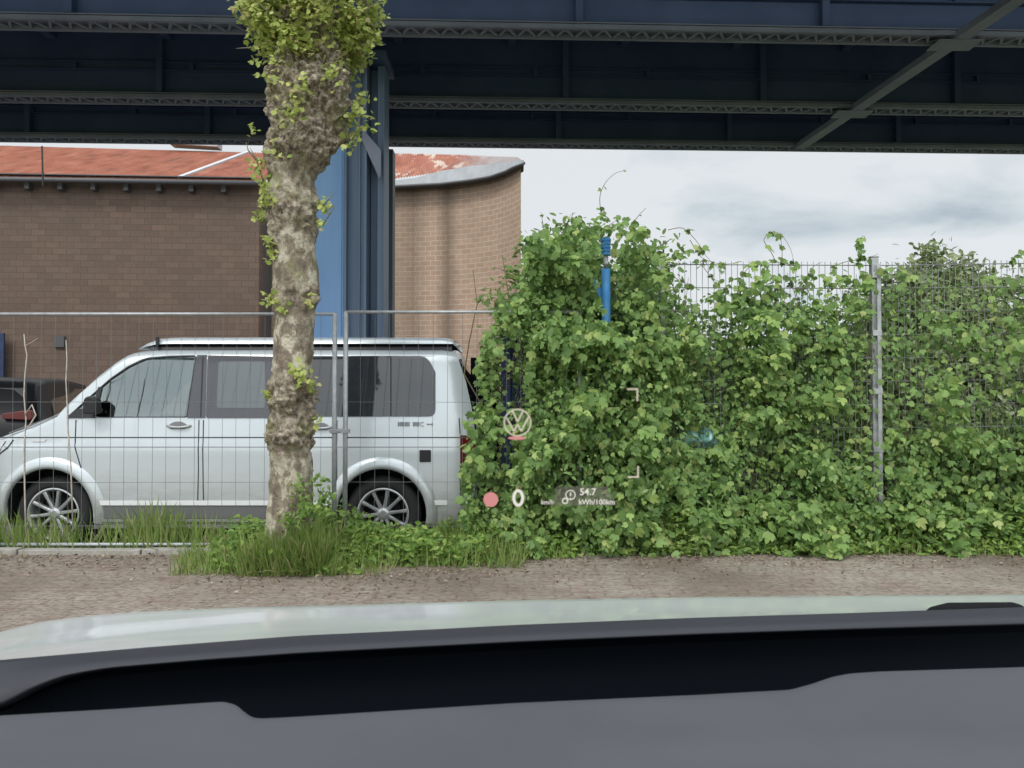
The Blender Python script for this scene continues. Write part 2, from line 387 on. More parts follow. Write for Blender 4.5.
# ------------------------------------------------------------------ steel bridge
BR = empty('steel_bridge', (0, 15, 0), label='dark steel railway bridge crossing overhead on a blue column', cat='bridge')
BR.location = (0, 0, 0)
SK = .036
def bp(x, d, z): return (x, d + SK * x, z)
ZB = 6.20
def strip(mb, d0, d1, z0, z1, x0=-32, x1=32):
    vs = [bp(x0,d0,z0), bp(x1,d0,z0), bp(x1,d1,z0), bp(x0,d1,z0), bp(x0,d0,z1), bp(x1,d0,z1), bp(x1,d1,z1), bp(x0,d1,z1)]
    mb.add(vs, [(3,2,1,0),(4,5,6,7),(0,1,5,4),(1,2,6,5),(2,3,7,6),(3,0,4,7)])
for gi, gd in enumerate((10.13, 12.72, 14.72)):
    mb = MB(); strip(mb, gd + .155, gd + .175, ZB + .10, 7.5)
    strip(mb, gd + .08, gd + .155, ZB + .49, ZB + .505); strip(mb, gd + .08, gd + .155, ZB + .62, ZB + .635)
    for k in range(-9, 10):
        x = k * 3.35 + .9; strip(mb, gd + .02, gd + .154, ZB + .11, 7.5, x - .05, x + .05)
    for k in range(-18, 19):
        x = k * 1.9 + .4; strip(mb, gd + .075, gd + .154, ZB + .506, ZB + .619, x - .03, x + .03)
    mb.build('girder', M['steel'], BR)
    fl = MB(); strip(fl, gd - .005, gd + .05, ZB, ZB + .06); strip(fl, gd + .28, gd + .335, ZB, ZB + .06)
    w = .13; x = -18
    while x < 18:
        for a, b in ((gd + .04, gd + .29), (gd + .29, gd + .04)):
            fl.bar(bp(x, a, ZB + .012), bp(x + w, b, ZB + .012), .035, .012); x += w
    strip(fl, gd - .005, gd + .335, ZB + .075, ZB + .09)
    fl.build('lattice_flange', M['steel_lat'], BR)
mb = MB(); strip(mb, 6.5, 15.15, 7.5, 7.62); strip(mb, 9.2, 15.15, 7.62, 7.9)  # near overhang is out of view, lengthened to shade the front girder web
for k in range(-16, 17): strip(mb, 10.4, 14.8, 7.22, 7.499, k*1.9 - .07, k*1.9 + .07)
mb.build('deck', M['deck'], BR)
mb = MB()
def brace(x0, d0, x1, d1, gus):
    a, b = Vector(bp(x0, d0, ZB - .035)), Vector(bp(x1, d1, ZB - .035)); mb.bar(a, b, .20, .03)
    mb.bar(a + Vector((-.09,0,.04)), b + Vector((-.09,0,.04)), .02, .08); mb.bar(a + Vector((.09,0,.04)), b + Vector((.09,0,.04)), .02, .08)
    for d in gus:
        t = (d - d0) / (d1 - d0); p = a.lerp(b, t); mb.box(p.x - .30, p.x + .30, p.y - .17, p.y + .17, p.z - .026, p.z - .018)
brace(5.62, 14.75, 6.25, 8.9, (10.3, 12.88)); strip(mb, 8.75, 8.9, ZB - .05, ZB + .25)
mb.build('brace', M['steel_lat'], BR)
# the column: riveted box of plates and angles
def cx_(px, d): return X_(px, d)
D0 = 11.0
def colpiece(name, parts, m, label=None):
    c = MB()
    for (pa, pb, y0, y1, z1) in parts: c.box(cx_(pa, D0), cx_(pb, D0), y0, y1, GZ - .3, z1)
    return c.build(name, m, BR, bevel=.004, label=label)
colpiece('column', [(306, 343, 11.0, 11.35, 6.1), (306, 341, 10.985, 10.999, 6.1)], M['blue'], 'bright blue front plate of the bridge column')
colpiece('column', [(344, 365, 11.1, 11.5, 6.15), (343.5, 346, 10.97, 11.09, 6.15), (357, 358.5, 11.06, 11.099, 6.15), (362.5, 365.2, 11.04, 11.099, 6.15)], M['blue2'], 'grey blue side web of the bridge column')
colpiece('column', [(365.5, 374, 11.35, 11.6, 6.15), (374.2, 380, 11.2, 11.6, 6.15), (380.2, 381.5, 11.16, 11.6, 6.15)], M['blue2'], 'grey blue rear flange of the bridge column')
c = MB(); c.box(cx_(381.5, 14), cx_(389.5, 14), 14.3, 14.6, GZ - .3, Z_(149, 14.3)); c.build('post', M['blue3'], BR, label='thin black post behind the bridge column')
c = MB(); c.prism([(362, 128), (381, 150), (381, 175), (379, 178), (362, 140)], lambda a, b: P(a, b, 11.02), lambda a, b: P(a, b, 11.05)); c.build('bracket', M['steel_lat'], BR)
c = MB(); c.box(cx_(300, D0), cx_(386, D0), 10.9, 11.7, 6.16, ZB + .05); c.build('cap_plate', M['steel'], BR)

# ------------------------------------------------------------------ brick hall with the red roof
BH = empty('brick_hall', (-4, 17, GZ), label='brick hall under a red sheet roof, its right wall curving forward', cat='hall'); BH.location = (0, 0, 0)
def wall_strip(name, pts, z0, z1, m, label=None, close_back=None):
    """pts: (x,y,ztop) along the wall; UV in metres along it"""
    me = bpy.data.meshes.new(name); vs = []; us = []; L = 0
    for i, (x, y, zt) in enumerate(pts):
        if i: L += math.hypot(x - pts[i-1][0], y - pts[i-1][1])
        vs += [(x, y, z0), (x, y, zt)]; us += [(L, z0), (L, zt)]
    n = len(vs)
    fs = [(2*i, 2*i+2, 2*i+3, 2*i+1) for i in range(len(pts)-1)]
    back = [(x, y + .3, z) for (x, y, z) in vs]
    fs += [(n+2*i+1, n+2*i+3, n+2*i+2, n+2*i) for i in range(len(pts)-1)] + [(2*i+1, 2*i+3, n+2*i+3, n+2*i+1) for i in range(len(pts)-1)]
    fs += [(0, 1, n+1, n), (n-2, 2*n-2, 2*n-1, n-1)]
    me.from_pydata(vs + back, [], fs); uvl = me.uv_layers.new(name='UVMap'); uu = us + us
    for l in me.loops: uvl.data[l.index].uv = uu[l.vertex_index]
    o = link(name, me, m, BH, label=label)
    return o
M['brick_dark'] = brick_mat('brick_dark', (.14,.094,.070), (.185,.125,.094), (.10,.075,.06), .42, .19, (.12,.095,.08))  # dark brick tone also holds the bridge's shade on the left wall
M['brick_tan'] = brick_mat('brick_tan', (.40,.27,.195), (.47,.33,.24), (.58,.49,.40), .34, .157, (.33,.24,.175), streaks=((4.85,.55,.5),(6.0,.40,.65),(4.1,.7,.35)))
HE = 8.04                                   # eaves height
lw = [(X_(-160, 23.05), 23.05, HE), (X_(258, 23.8), 23.8, HE)]
wall_strip('wall', lw, GZ, HE - .03, M['brick_dark'], 'dark brown block wall under the red roof, bridge shade in its tone')
cv = [(268, 25.1), (330, 24.8), (392, 24.5), (415, 24.4), (440, 24.2), (457, 24.05), (470, 23.9), (480, 23.7), (490, 23.5), (498, 23.26), (506, 22.95), (513, 22.6), (518, 22.3), (521, 22.1)]
rw = [(X_(p, d), d, HE - .03) for p, d in cv]
o = wall_strip('wall', rw, GZ, HE - .03, M['brick_tan'], 'tan brick wall curving forward, streaked by water')
ex, ey = rw[-1][0], rw[-1][1]
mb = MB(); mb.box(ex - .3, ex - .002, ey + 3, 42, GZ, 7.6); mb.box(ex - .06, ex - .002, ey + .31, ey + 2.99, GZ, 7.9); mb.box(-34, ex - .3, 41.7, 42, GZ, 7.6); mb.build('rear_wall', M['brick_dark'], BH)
mb = MB(); mb.box(X_(258, 23.8), X_(268, 25.1), 25.11, 25.4, GZ, HE - .1); mb.box(X_(258, 23.8) - .2, X_(258, 23.8) - .001, 24.11, 25.1, GZ, HE - .1)
mb.build('recess', M['gutter'], BH)
def roof_sheet(name, eave, ridge, n, amp, m, label=None, t=.03):
    def at(line, s):
        k = s * (len(line) - 1); i = min(int(k), len(line) - 2); return Vector(line[i]).lerp(Vector(line[i+1]), k - i)
    rws = []
    for j in range(7):
        r = []
        for i in range(n + 1):
            s = i / n; p = at(eave, s).lerp(at(ridge, s), j / 6); r.append(p + Vector((0, 0, amp * (1 - abs(math.sin(i * math.pi / 4))))))
        rws.append(r)
    mb = MB(); mb.grid(rws); mb.grid([[p - Vector((0,0,t)) for p in r] for r in rws])
    mb.grid([rws[0], [p - Vector((0,0,t)) for p in rws[0]]]); mb.grid([rws[-1], [p - Vector((0,0,t)) for p in rws[-1]]])
    return mb.build(name, m, BH, label=label, fix=False)
ev = [P(-160, 174, 22.7), P(262, 180.5, 23.4)]; rg = [P(-100, 139, 29.3), P(320, 155.5, 29.3)]
ev[0].x = X_(-160, 22.7); rg[0].x = ev[0].x; rg[1].x = ev[1].x; rg[0].z = 10.96; rg[1].z = 10.63
roof_sheet('roof', ev, rg, 560, .05, M['roof'], 'red sheet roof over the dark wall')
t0 = (X_(178, 23.3) - ev[0].x) / (ev[1].x - ev[0].x)
ra, rb = ev[0].lerp(ev[1], t0) + Vector((0, 0, .06)), rg[0].lerp(rg[1], t0) + Vector((0, 0, .06))
MB().bar(ra, rb, .16, .06).build('roof_joint', M['fascia'], BH)
mb = MB(); mb.bar(P(172, 143.2, 29.2), P(220, 146, 29.2), .5, .22); mb.build('roof_hatch', M['fascia'], BH, bevel=.02)
mb = MB(); mb.bar(P(168, 139, 29.1), P(176, 146, 29.1), .05, .05); mb.bar(P(170, 142, 29.1), P(222, 144, 29.1), .05, .05); mb.build('roof_rail', M['galv'], BH)
mb = MB(); e0, e1 = Vector(ev[0]), Vector(ev[1]); dn = Vector((0, 0, -.11))
mb.tube([e0 + dn + Vector((0,-.09,0)), e1 + dn + Vector((0,-.09,0))], .075, 8); mb.build('gutter', M['gutter'], BH, smooth=True)
sl_ = (lw[1][1] - lw[0][1]) / (lw[1][0] - lw[0][0])
x = -17.6
while x < X_(255, 23.7):
    y = lw[0][1] + (x - lw[0][0]) * sl_; MB().box(x - .07, x + .07, y - .22, y - .001, HE - .40, HE - .20).build('rafter_end', M['gutter'], BH); x += .97
mb = MB(); mb.add([(lw[0][0], 22.62, HE-.03), (lw[1][0], 23.32, HE-.03), (lw[1][0], 24.2, HE-.03), (lw[0][0], 23.4, HE-.03), (lw[0][0], 22.62, HE), (lw[1][0], 23.32, HE), (lw[1][0], 24.2, HE), (lw[0][0], 23.4, HE)],
    [(3,2,1,0),(4,5,6,7),(0,1,5,4),(1,2,6,5),(2,3,7,6),(3,0,4,7)]); mb.build('soffit', M['gutter'], BH)
mb = MB(); mb.bar(P(42, 146, 22.6), P(43, 186, 22.6), .035, .035); mb.build('roof_rod', M['black'], BH)
mb = MB(); vx = X_(57, 23.3); mb.box(vx - .15, vx + .15, 23.36, 23.46, Z_(347, 23.3), Z_(336, 23.3)); mb.build('vent', M['gutter'], BH)
mb = MB(); mb.box(X_(-60, 23.1), X_(4, 23.1), 23.05, 23.12, GZ, Z_(333, 23.1)); mb.build('door', M['navy'], BH, bevel=.01, label='navy blue steel door in the dark wall')
ev2 = [P(268, 180, 24.6), P(330, 180, 24.4), P(392, 178.5, 24.1), P(440, 172, 24.1), P(470, 167, 24.0), P(495, 164.5, 23.6), P(521, 161, 22.6)]
rg2 = [P(330, 154, 29.0), P(365, 154, 29), P(400, 154, 29.0), P(430, 154.5, 29), P(465, 155.5, 29), P(490, 157, 29.0), P(517, 158, 25.4)]
roof_sheet('roof', ev2, rg2, 420, .05, M['roof2'], 'red sheet roof with flaking white and grey patches')
eo = []
for p, d in cv:
    yb = lerp_table([(268, 187), (392, 186.5), (440, 184), (470, 180.5), (490, 177), (506, 171.5), (518, 165), (523, 162)], p)
    yt = lerp_table([(268, 179), (330, 179), (392, 180.5), (412, 179), (432, 172), (440, 171), (470, 166), (495, 163.5), (523, 159.5)], p)
    eo.append((p + (3 if p > 515 else 0), yt, yb, d - .45))
mb = MB(); mb.grid([[P(p, yt, d) + Vector((0,.5,.01)) for p, yt, yb, d in eo], [P(p, yt, d) for p, yt, yb, d in eo], [P(p, yb - 1.0, d) for p, yt, yb, d in eo]])
mb.build('fascia', M['fascia'], BH, fix=False)
mb = MB(); mb.tube([P(p, yb, d - .03) for p, yt, yb, d in eo], .045, 8); mb.build('gutter', M['gutter'], BH, smooth=True)
mb = MB(); mb.grid([[P(p, yb, d) for p, yt, yb, d in eo], [P(p, yb, d) + Vector((0, .8, 0)) for p, yt, yb, d in eo]]); mb.build('soffit', M['gutter'], BH, fix=False)

# ------------------------------------------------------------------ camper van
VY, VG = 6.96, -.133
VX = X_(50, VY)
VAN = empty('camper_van', (VX, VY, VG), label='silver white camper van with alloy wheels parked behind the mesh fence', cat='van')
INS = [(.15,.07),(.22,.045),(.33,.02),(.45,.004),(.60,0),(.90,-.003),(.95,-.006),(.975,.004),(1.22,.02),(1.78,.135),(1.83,.155),(1.9,.19)]
def inset(z): return lerp_table(INS, z)
def plan(x):
    a = 0
    if x < -.25: a += .42 * ((-.25 - x) / .7) ** 2
    if x > 3.62: a += .07 * ((x - 3.62) / .22) ** 2
    return a
def rear(z): return lerp_table([(1.05, 0), (1.25, .02), (1.55, .09), (1.84, .19), (2, .25)], z)
def shear(x, z): return x - rear(z) * max(0, min(1, (x - 3.0) / .84))
def V(px, py, extra=0):
    """photo pixel -> van-local (x,z) on its near side"""
    z = (553 - py) / 110.6
    for _ in range(4):
        p = P(px, py, VY + inset(z) + extra); z = p.z - VG
    return (p.x - VX, z)
def side(x, z, off=0): return Vector((x, inset(z) + plan(x) - off, z))
TOP = [(-.95,.62),(-.93,.80),(-.88,.92),(-.75,.99),(-.5,1.05),(-.3,1.115),(-.1,1.20),(.05,1.275),] + [V(a, b, .05) for a, b in ((66,405.5),(82,390.5),(100,374.5),(118,360.5),(130,353.8),(142,351.2),(158,350.3))] + [(1.2,1.848),(3.84,1.848)]
BOT = [(-.95,.35),(-.85,.24),(-.5,.22),(.4,.215),(.45,.22),(2.6,.22),(3.5,.24),(3.84,.30)]
xs = [-.95,-.945,-.93,-.91,-.88,-.84] + [-.8 + .05*i for i in range(91)] + [3.74,3.78,3.81,3.83,3.84]
xs = sorted(set(round(x, 4) for x in xs if x <= 3.84))
vs = []; lv_lo = [0, .1, .25, .4, .55, .7, .8, .88, .95, 1.0]; WID = 1.90
ring_n = None; rings = []
for x in xs:
    zt, zb = lerp_table(TOP, x), lerp_table(BOT, x); zc = min(.96, zt - .1)
    zl = [zb + (zc - zb) * t for t in lv_lo]; zu = [zc + (zt - zc) * t for t in (.08,.18,.3,.42,.54,.66,.77,.86,.92,.96,.985,1.0)]
    near = [];
    for z in zl + zu:
        rd = 0; h = (zt - z)
        if h < .06: rd = .07 * (1 - h / .06) ** 2
        near.append((shear(x, z), inset(z) + plan(x) + rd, z))
    topy = near[-1][1]; cr = lerp_table([(-.95,.02),(-.3,.05),(.1,.05),(.4,.03),(1,.03),(3.84,.02)], x)
    top = []
    for t in (.04,.1,.25,.4,.5,.6,.75,.9,.96):
        y = topy + (WID - 2*topy) * t; top.append((shear(x, zt), y, zt + cr * math.sin(math.pi * t) ** .6))
    far = [(a, WID - b, c) for a, b, c in reversed(near)]
    rings.append(near + top + far)
n = len(rings[0])
bm = bmesh.new()
bv = [[bm.verts.new(p) for p in r] for r in rings]
for i in range(len(rings)-1):
    for k in range(n):
        bm.faces.new((bv[i][k], bv[i][(k+1) % n], bv[i+1][(k+1) % n], bv[i+1][k]))
bm.faces.new(bv[0][::-1]); bm.faces.new(bv[-1])
bmesh.ops.recalc_face_normals(bm, faces=bm.faces)
me = bpy.data.meshes.new('body'); bm.to_mesh(me); bm.free()
body = link('body', me, [M['paint'], M['under']], VAN, smooth=True)
body.location = (0, 0, 0)
WR = .345; WZ = .345
FW = [V(66.5,417.5), V(88,398), V(110,378.5), V(128,366), V(146,357.5), V(170,355.5), V(197,355), V(187.5,417.5)]
FW = round_poly(FW, [.02,0,0,0,.05,0,.03,.02], 4)
def cutter(mb):
    me = bpy.data.meshes.new('cut'); me.from_pydata(mb.v, [], mb.f)
    b = bmesh.new(); b.from_mesh(me); bmesh.ops.recalc_face_normals(b, faces=b.faces); b.to_mesh(me); b.free()
    me.materials.append(M['paint']); me.materials.append(M['under'])
    for p in me.polygons: p.material_index = 1
    o = bpy.data.objects.new('cut', me); COL.objects.link(o); o.parent = VAN; return o
cuts = []
for wx in (0, 3.0):
    for y0, y1 in ((-.2, .34), (WID-.34, WID+.2)):
        n_ = 48; mb = MB()
        mb.prism([(wx + .405*math.cos(2*math.pi*k/n_), WZ + .015 + .405*math.sin(2*math.pi*k/n_)) for k in range(n_)], lambda a, b: (a, y0, b), lambda a, b: (a, y1, b))
        cuts.append(cutter(mb))
mb = MB(); mb.prism(FW, lambda a, b: (a, -.25, b), lambda a, b: (a, 2.2, b)); cuts.append(cutter(mb))
for c in cuts:
    md = body.modifiers.new('c', 'BOOLEAN'); md.object = c; md.operation = 'DIFFERENCE'; md.solver = 'EXACT'
bpy.context.view_layer.update()
dg = bpy.context.evaluated_depsgraph_get(); ne = bpy.data.meshes.new_from_object(body.evaluated_get(dg), preserve_all_data_layers=True, depsgraph=dg)
body.modifiers.clear(); body.data = ne; ne.name = 'body'
for c in cuts: bpy.data.objects.remove(c)
ne.shade_smooth()
bb = bmesh.new(); bb.from_mesh(ne)
for e_ in bb.edges:
    if len(e_.link_faces) == 2 and e_.calc_face_angle(0) > R(32): e_.smooth = False
bb.to_mesh(ne); bb.free()

def patch(name, poly, m, off=.004, th=.004, parent=VAN, label=None, smooth=False):
    """poly in van-local (x,z), laid on the near side"""
    mb = MB(); mb.prism(poly, lambda a, b: side(a, b, off + th), lambda a, b: side(a, b, off)); return mb.build(name, m, parent, label=label)
def ribbon(name, pts, w, m, off=.002, th=.003, parent=VAN, sub=12, label=None):
    P2 = []
    for a, b in zip(pts, pts[1:]):
        for k in range(sub): P2.append(Vector(a).lerp(Vector(b), k / sub))
    P2.append(Vector(pts[-1])); L = []; Rr = []
    for i, p in enumerate(P2):
        d = (P2[min(i+1, len(P2)-1)] - P2[max(i-1, 0)]).normalized(); nn = Vector((-d.y, d.x)) * w / 2; L.append(p + nn); Rr.append(p - nn)
    mb = MB(); mb.grid([[side(p.x, p.y, off + th) for p in L], [side(p.x, p.y, off + th) for p in Rr]])
    mb.grid([[side(p.x, p.y, off + th) for p in L], [side(p.x, p.y, off - .01) for p in L]]); mb.grid([[side(p.x, p.y, off - .01) for p in Rr], [side(p.x, p.y, off + th) for p in Rr]])
    return mb.build(name, m, parent, label=label)
def glassmat(name, tint, refl):
    m = bpy.data.materials.new(name); m.use_nodes = True; t = m.node_tree; t.nodes.clear()
    tr = t.nodes.new('ShaderNodeBsdfTransparent'); tr.inputs[0].default_value = (*tint, 1)
    gl = t.nodes.new('ShaderNodeBsdfGlossy'); gl.inputs[0].default_value = (.9,.95,.95,1); gl.inputs['Roughness'].default_value = .03
    mx = t.nodes.new('ShaderNodeMixShader'); mx.inputs[0].default_value = refl; o = t.nodes.new('ShaderNodeOutputMaterial')
    t.links.new(tr.outputs[0], mx.inputs[1]); t.links.new(gl.outputs[0], mx.inputs[2]); t.links.new(mx.outputs[0], o.inputs[0]); return m
M['doorglass'] = glassmat('door_glass', (.55,.62,.60), .20)
gp_ = patch('window', FW, M['doorglass'], off=-.012, th=.002, label='front door window, lighter than the others')
mb = MB(); nfw = len(FW)
# black seal round the front window
cen = Vector((sum(p[0] for p in FW)/nfw, sum(p[1] for p in FW)/nfw))
oo = [Vector(p) + (cen - Vector(p)).normalized() * .014 for p in FW]
mb.grid([[side(*p, .004) for p in FW + FW[:1]], [side(*p, .004) for p in [tuple(q) for q in oo + oo[:1]]]])
mb.grid([[side(*p, .004) for p in [tuple(q) for q in oo + oo[:1]]], [side(*p, -.02) for p in [tuple(q) for q in oo + oo[:1]]]])
mb.build('window_seal', M['black'], VAN)
# mirror triangle and dividing bar
patch('quarter_panel', [V(67,418), V(77,408.5), V(90,409), V(96,418)], M['black'], off=.005, th=.006)
ribbon('window_bar', [V(93,418), V(100,387)], .035, M['black'], off=-.006, th=.008)
# pillar, sliding door and quarter windows: dark flush glass
patch('door_pillar', [V(187.5,418), V(197,355), V(207.3,355), V(205.3,418)], M['gloss_black'], off=.003)
w1 = patch('window', round_poly([V(206,418), V(208,355), V(305,355), V(305,418)], .02), M['gloss_black'], off=.003, label='dark sliding door window')
patch('glass', round_poly([V(217,408), V(219,361.5), V(266,361.5), V(266,408)], .03), M['privacy2'], off=.0085, th=.002, parent=w1)
w2 = patch('window', round_poly([V(308,416.5), V(308,356), V(427,356), V(435.5,372), V(435.5,416.5)], [.02,.02,.09,.02,.07]), M['privacy'], off=.003, label='dark rear quarter window')
ribbon('glass', [V(391,416), V(391,357)], .012, M['black'], off=.0075, th=.001, parent=w2)
# shut lines, crease, trims
for nm, pts in (('door_seam', [V(199,420), V(198.5,470), V(198,516)]), ('door_seam', [V(203.5,420), V(203.5,500)]), ('door_seam', [V(76,420), V(75,446), V(84,478), V(97,500)]),
                ('door_seam', [V(337,420), V(337,500)]), ('door_seam', [V(459,418), V(460,434)]), ('door_seam', [V(459.5,471), V(461,505)])):
    ribbon(nm, pts, .007, M['black'], off=.003, th=.0015, sub=14)
ribbon('window_seam', [V(201,417), V(203,356)], .012, M['black'], off=.0075, th=.001)
ribbon('crease_shade', [V(2,447), V(459,447)], .006, M['grey_sill'], off=.001, th=.001, sub=40)  # grey ribbon paints the shade line along the shoulder fold
st = [V(99,502.5)]; 
patch('sill', [V(98,518), V(97,506), V(336,506), V(336,518)], M['grey_sill'], off=.006, th=.004)
patch('trim_strip', [V(97.5,505), V(97.5,500.3), V(338,500.3), V(338,505)], M['chrome'], off=.012, th=.008)
patch('trim_strip', [V(98,521.5), V(98,518.6), V(340,518.6), V(340,521.5)], M['paint'], off=.012, th=.008)
patch('trim_strip', [V(428,505), V(428,500.3), V(470,500.3), V(470,505)], M['chrome'], off=.012, th=.008)
patch('fuel_flap', round_poly([V(419.5,462), V(419.5,450), V(431,450), V(431,462)], .008), M['black'], off=.004, th=.003)
# arch flares
for wx in (0, 3.0):
    prof = [(.404, .012), (.404, -.022), (.43, -.030), (.475, -.024), (.50, -.006), (.515, .006)]
    mb = MB(); n_ = 44; rws = []
    for r, off in prof:
        rws.append([ (wx + r*math.cos(t), inset(max(.2, WZ + r*math.sin(t))) + plan(wx + r*math.cos(t)) + off, WZ + .015 + r*math.sin(t)) for t in [R(-12) + R(204)*k/n_ for k in range(n_+1)]])
    mb.grid(rws); mb.build('wheel_arch', M['paint'], VAN, smooth=True)
# handles
def handle(px, py):
    x, z = V(px, py)
    mb = MB(); pts = [(x - .09 + .18*k/10, z + .045*math.sin(math.pi*k/10)) for k in range(11)]
    cup = round_poly([(x-.085, z+.012), (x-.03, z+.04), (x+.03, z+.04), (x+.085, z+.012), (x+.07, z-.03), (x-.07, z-.03)], .02)
    o = patch('handle_cup', cup, M['grey_sill'], off=.0, th=.0015)
    mb.tube([side(x - .10 + .22*k/8, z - .012 + .014*(abs(k-4)/4)**2, .022 - .02*(abs(k-4)/4)**3) for k in range(9)], [.008]+[.012]*7+[.008], 8)
    mb.build('door_handle', M['galv'], VAN, smooth=True)
handle(178, 426); handle(320, 427)
# small dark lettering on the rear panel, too worn to read in the photo: rows of short strokes
mb = MB(); 
for px in (398.5, 400.3, 402, 403.5, 405.5, 407.2, 409, 413.5, 415.2, 417, 418.7):
    a = V(px, 426.3); b = V(px, 422); w = .006
    mb.prism([(a[0]-w, a[1]), (a[0]+w, a[1]), (b[0]+w, b[1]), (b[0]-w, b[1])], lambda p, q: side(p, q, .0045), lambda p, q: side(p, q, .003))
for k in range(8):
    t0_, t1_ = R(50 + 32*k), R(50 + 32*(k+1)); c0 = V(422.5, 424.2); rr = .018
    a = (c0[0] + rr*math.cos(t0_), c0[1] + rr*math.sin(t0_)); b = (c0[0] + rr*math.cos(t1_), c0[1] + rr*math.sin(t1_))
    mb.bar(side(*a, .004), side(*b, .004), .006, .002, up=(0,1,0))
for (a, b) in (((427, 424.3), (432.5, 424.3)), ((427.6, 425.2), (427.6, 423.4)), ((432.2, 426), (432.2, 422.6))):
    mb.bar(side(*V(*a), .004), side(*V(*b), .004), .008, .002, up=(0,1,0))
mb.build('badge', M['grey_sill'], VAN)
# raised roof
mb = MB(); mb2 = MB(); mb3 = MB()
RX = [(137, .02), (146, .5), (157, .9), (175, 1.0), (300, 1.0), (440, .98), (449, .85), (453, .6)]
def roofring(px, k, z0, z1, ins0):
    x = (px - 50) * (VY + .25) / F + (50 - 512) * (VY + .25) / F - VX + (512 - 50) * 0
    x = X_(px, VY + .25) - VX
    z1_ = z0 + (z1 - z0) * k
    y0 = ins0 + .05 * (1 - k)
    pts = [(x, y0, z0), (x, y0 + .012, z0 + (z1_-z0)*.6), (x, y0 + .05, z1_ - .006)]
    for t in (.06, .2, .35, .5, .65, .8, .94):
        pts.append((x, y0 + .05 + (WID - 2*y0 - .1)*t, z1_ + .035*k*math.sin(math.pi*t)**.7))
    pts += [(x, WID - b, c) for (a, b, c) in pts[:3][::-1]]
    return pts
mb.grid([roofring(p, k, lerp_table([(137,1.86),(148,1.89),(160,1.908)], p), 1.968, .22) for p, k in RX]); mb.add(roofring(*RX[-1], 1.905, 1.965, .22), [tuple(range(13))]); mb.build('raised_roof', M['paint'], VAN, smooth=True, fix=False)
mb2.grid([roofring(p, 1, 1.84, 1.906, .235) for p, k in [(151, 1)] + RX[3:6] + [(452, 1)]]); mb2.build('roof_bellows', M['black'], VAN, fix=False)
xr = X_(157, VY + .22) - VX; mb3.box(xr - .012, xr + .012, .205, .235, 1.88, 1.97); mb3.build('roof_clip', M['black'], VAN)
# seats, wheel and dash seen through the front window
mb = MB(); mb.prism(round_poly([(1.18,1.2),(1.30,1.2),(1.44,1.72),(1.34,1.75),(1.26,1.70)], .05), lambda a, b: (a, .32, b), lambda a, b: (a, .78, b)); mb.build('seat', M['seat'], VAN)
mb = MB(); mb.prism(round_poly([(1.18,1.2),(1.30,1.2),(1.44,1.72),(1.34,1.75),(1.26,1.70)], .05), lambda a, b: (a, 1.15, b), lambda a, b: (a, 1.6, b))
mb.build('seat', M['seat'], VAN)
mb = MB(); c0 = Vector((.62, .55, 1.32)); ax = Vector((-.75, 0, .55)).normalized(); u = Vector((0,1,0)); w = ax.cross(u)
mb.tube([c0 + (u*math.cos(t) + w*math.sin(t))*.19 for t in [2*math.pi*k/24 for k in range(25)]], .014, 8)
mb.bar(c0 - u*.18, c0 + u*.18, .05, .02); mb.build('steering_wheel', M['black'], VAN, smooth=True)
# mirror on the near side
mx0, mz0 = V(94, 405, -.08)
mb = MB(); mb.prism(round_poly([(mx0-.06, mz0-.08), (mx0-.05, mz0+.06), (mx0+.0, mz0+.085), (mx0+.06, mz0+.06), (mx0+.065, mz0-.08)], .03), lambda a, b: (a, -.12, b), lambda a, b: (a, -.02, b)); mb.box(mx0 + .0, mx0 + .05, -.021, .03, mz0 - .07, mz0 - .03)
mir = mb.build('wing_mirror', M['black'], VAN, bevel=.012)
# tail light, rear window, bumper, front lamp
zt0, zt1 = V(466, 470)[1], V(466, 435)[1]
mb = MB(); mb.prism(round_poly([(3.705, zt0), (3.705, zt1), (3.80, zt1 - .01), (3.845, zt1-.03), (3.85, zt0+.02), (3.80, zt0)], .012), lambda a, b: (a, plan(min(a, 3.84)) - .006, b), lambda a, b: (a, .17, b)); mb.build('tail_light', M['red_lamp'], VAN, bevel=.006)
mb = MB(); mb.grid([[(shear(3.84, z) + .006, y, z) for y in (.24, WID-.24)] for z in (1.16, 1.3, 1.45, 1.6, 1.75)]); mb.build('rear_window', M['privacy'], VAN, fix=False)
mb = MB(); mb.prism(round_poly([(3.55,.24),(3.55,.44),(3.86,.46),(3.87,.27)], .02), lambda a, b: (a, .05, b), lambda a, b: (a, WID-.05, b)); mb.build('bumper', M['paint'], VAN, bevel=.01)
patch('headlight', [V(-30,452), V(-30,436), V(4,441), V(-4,452)], M['white_lamp'], off=.004, th=.006)
ribbon('fender_seam', [V(13,440), V(6,448), V(-6,456)], .012, M['black'], off=.001, th=.002)
ribbon('fender_seam', [V(8,433), V(30,425), V(58,415)], .007, M['grey_sill'], off=.0, th=.0015)
patch('side_marker', round_poly([V(32,441.5), V(33,439.6), V(47,439), V(45,441.5)], .004), M['white_lamp'], off=.004, th=.004)
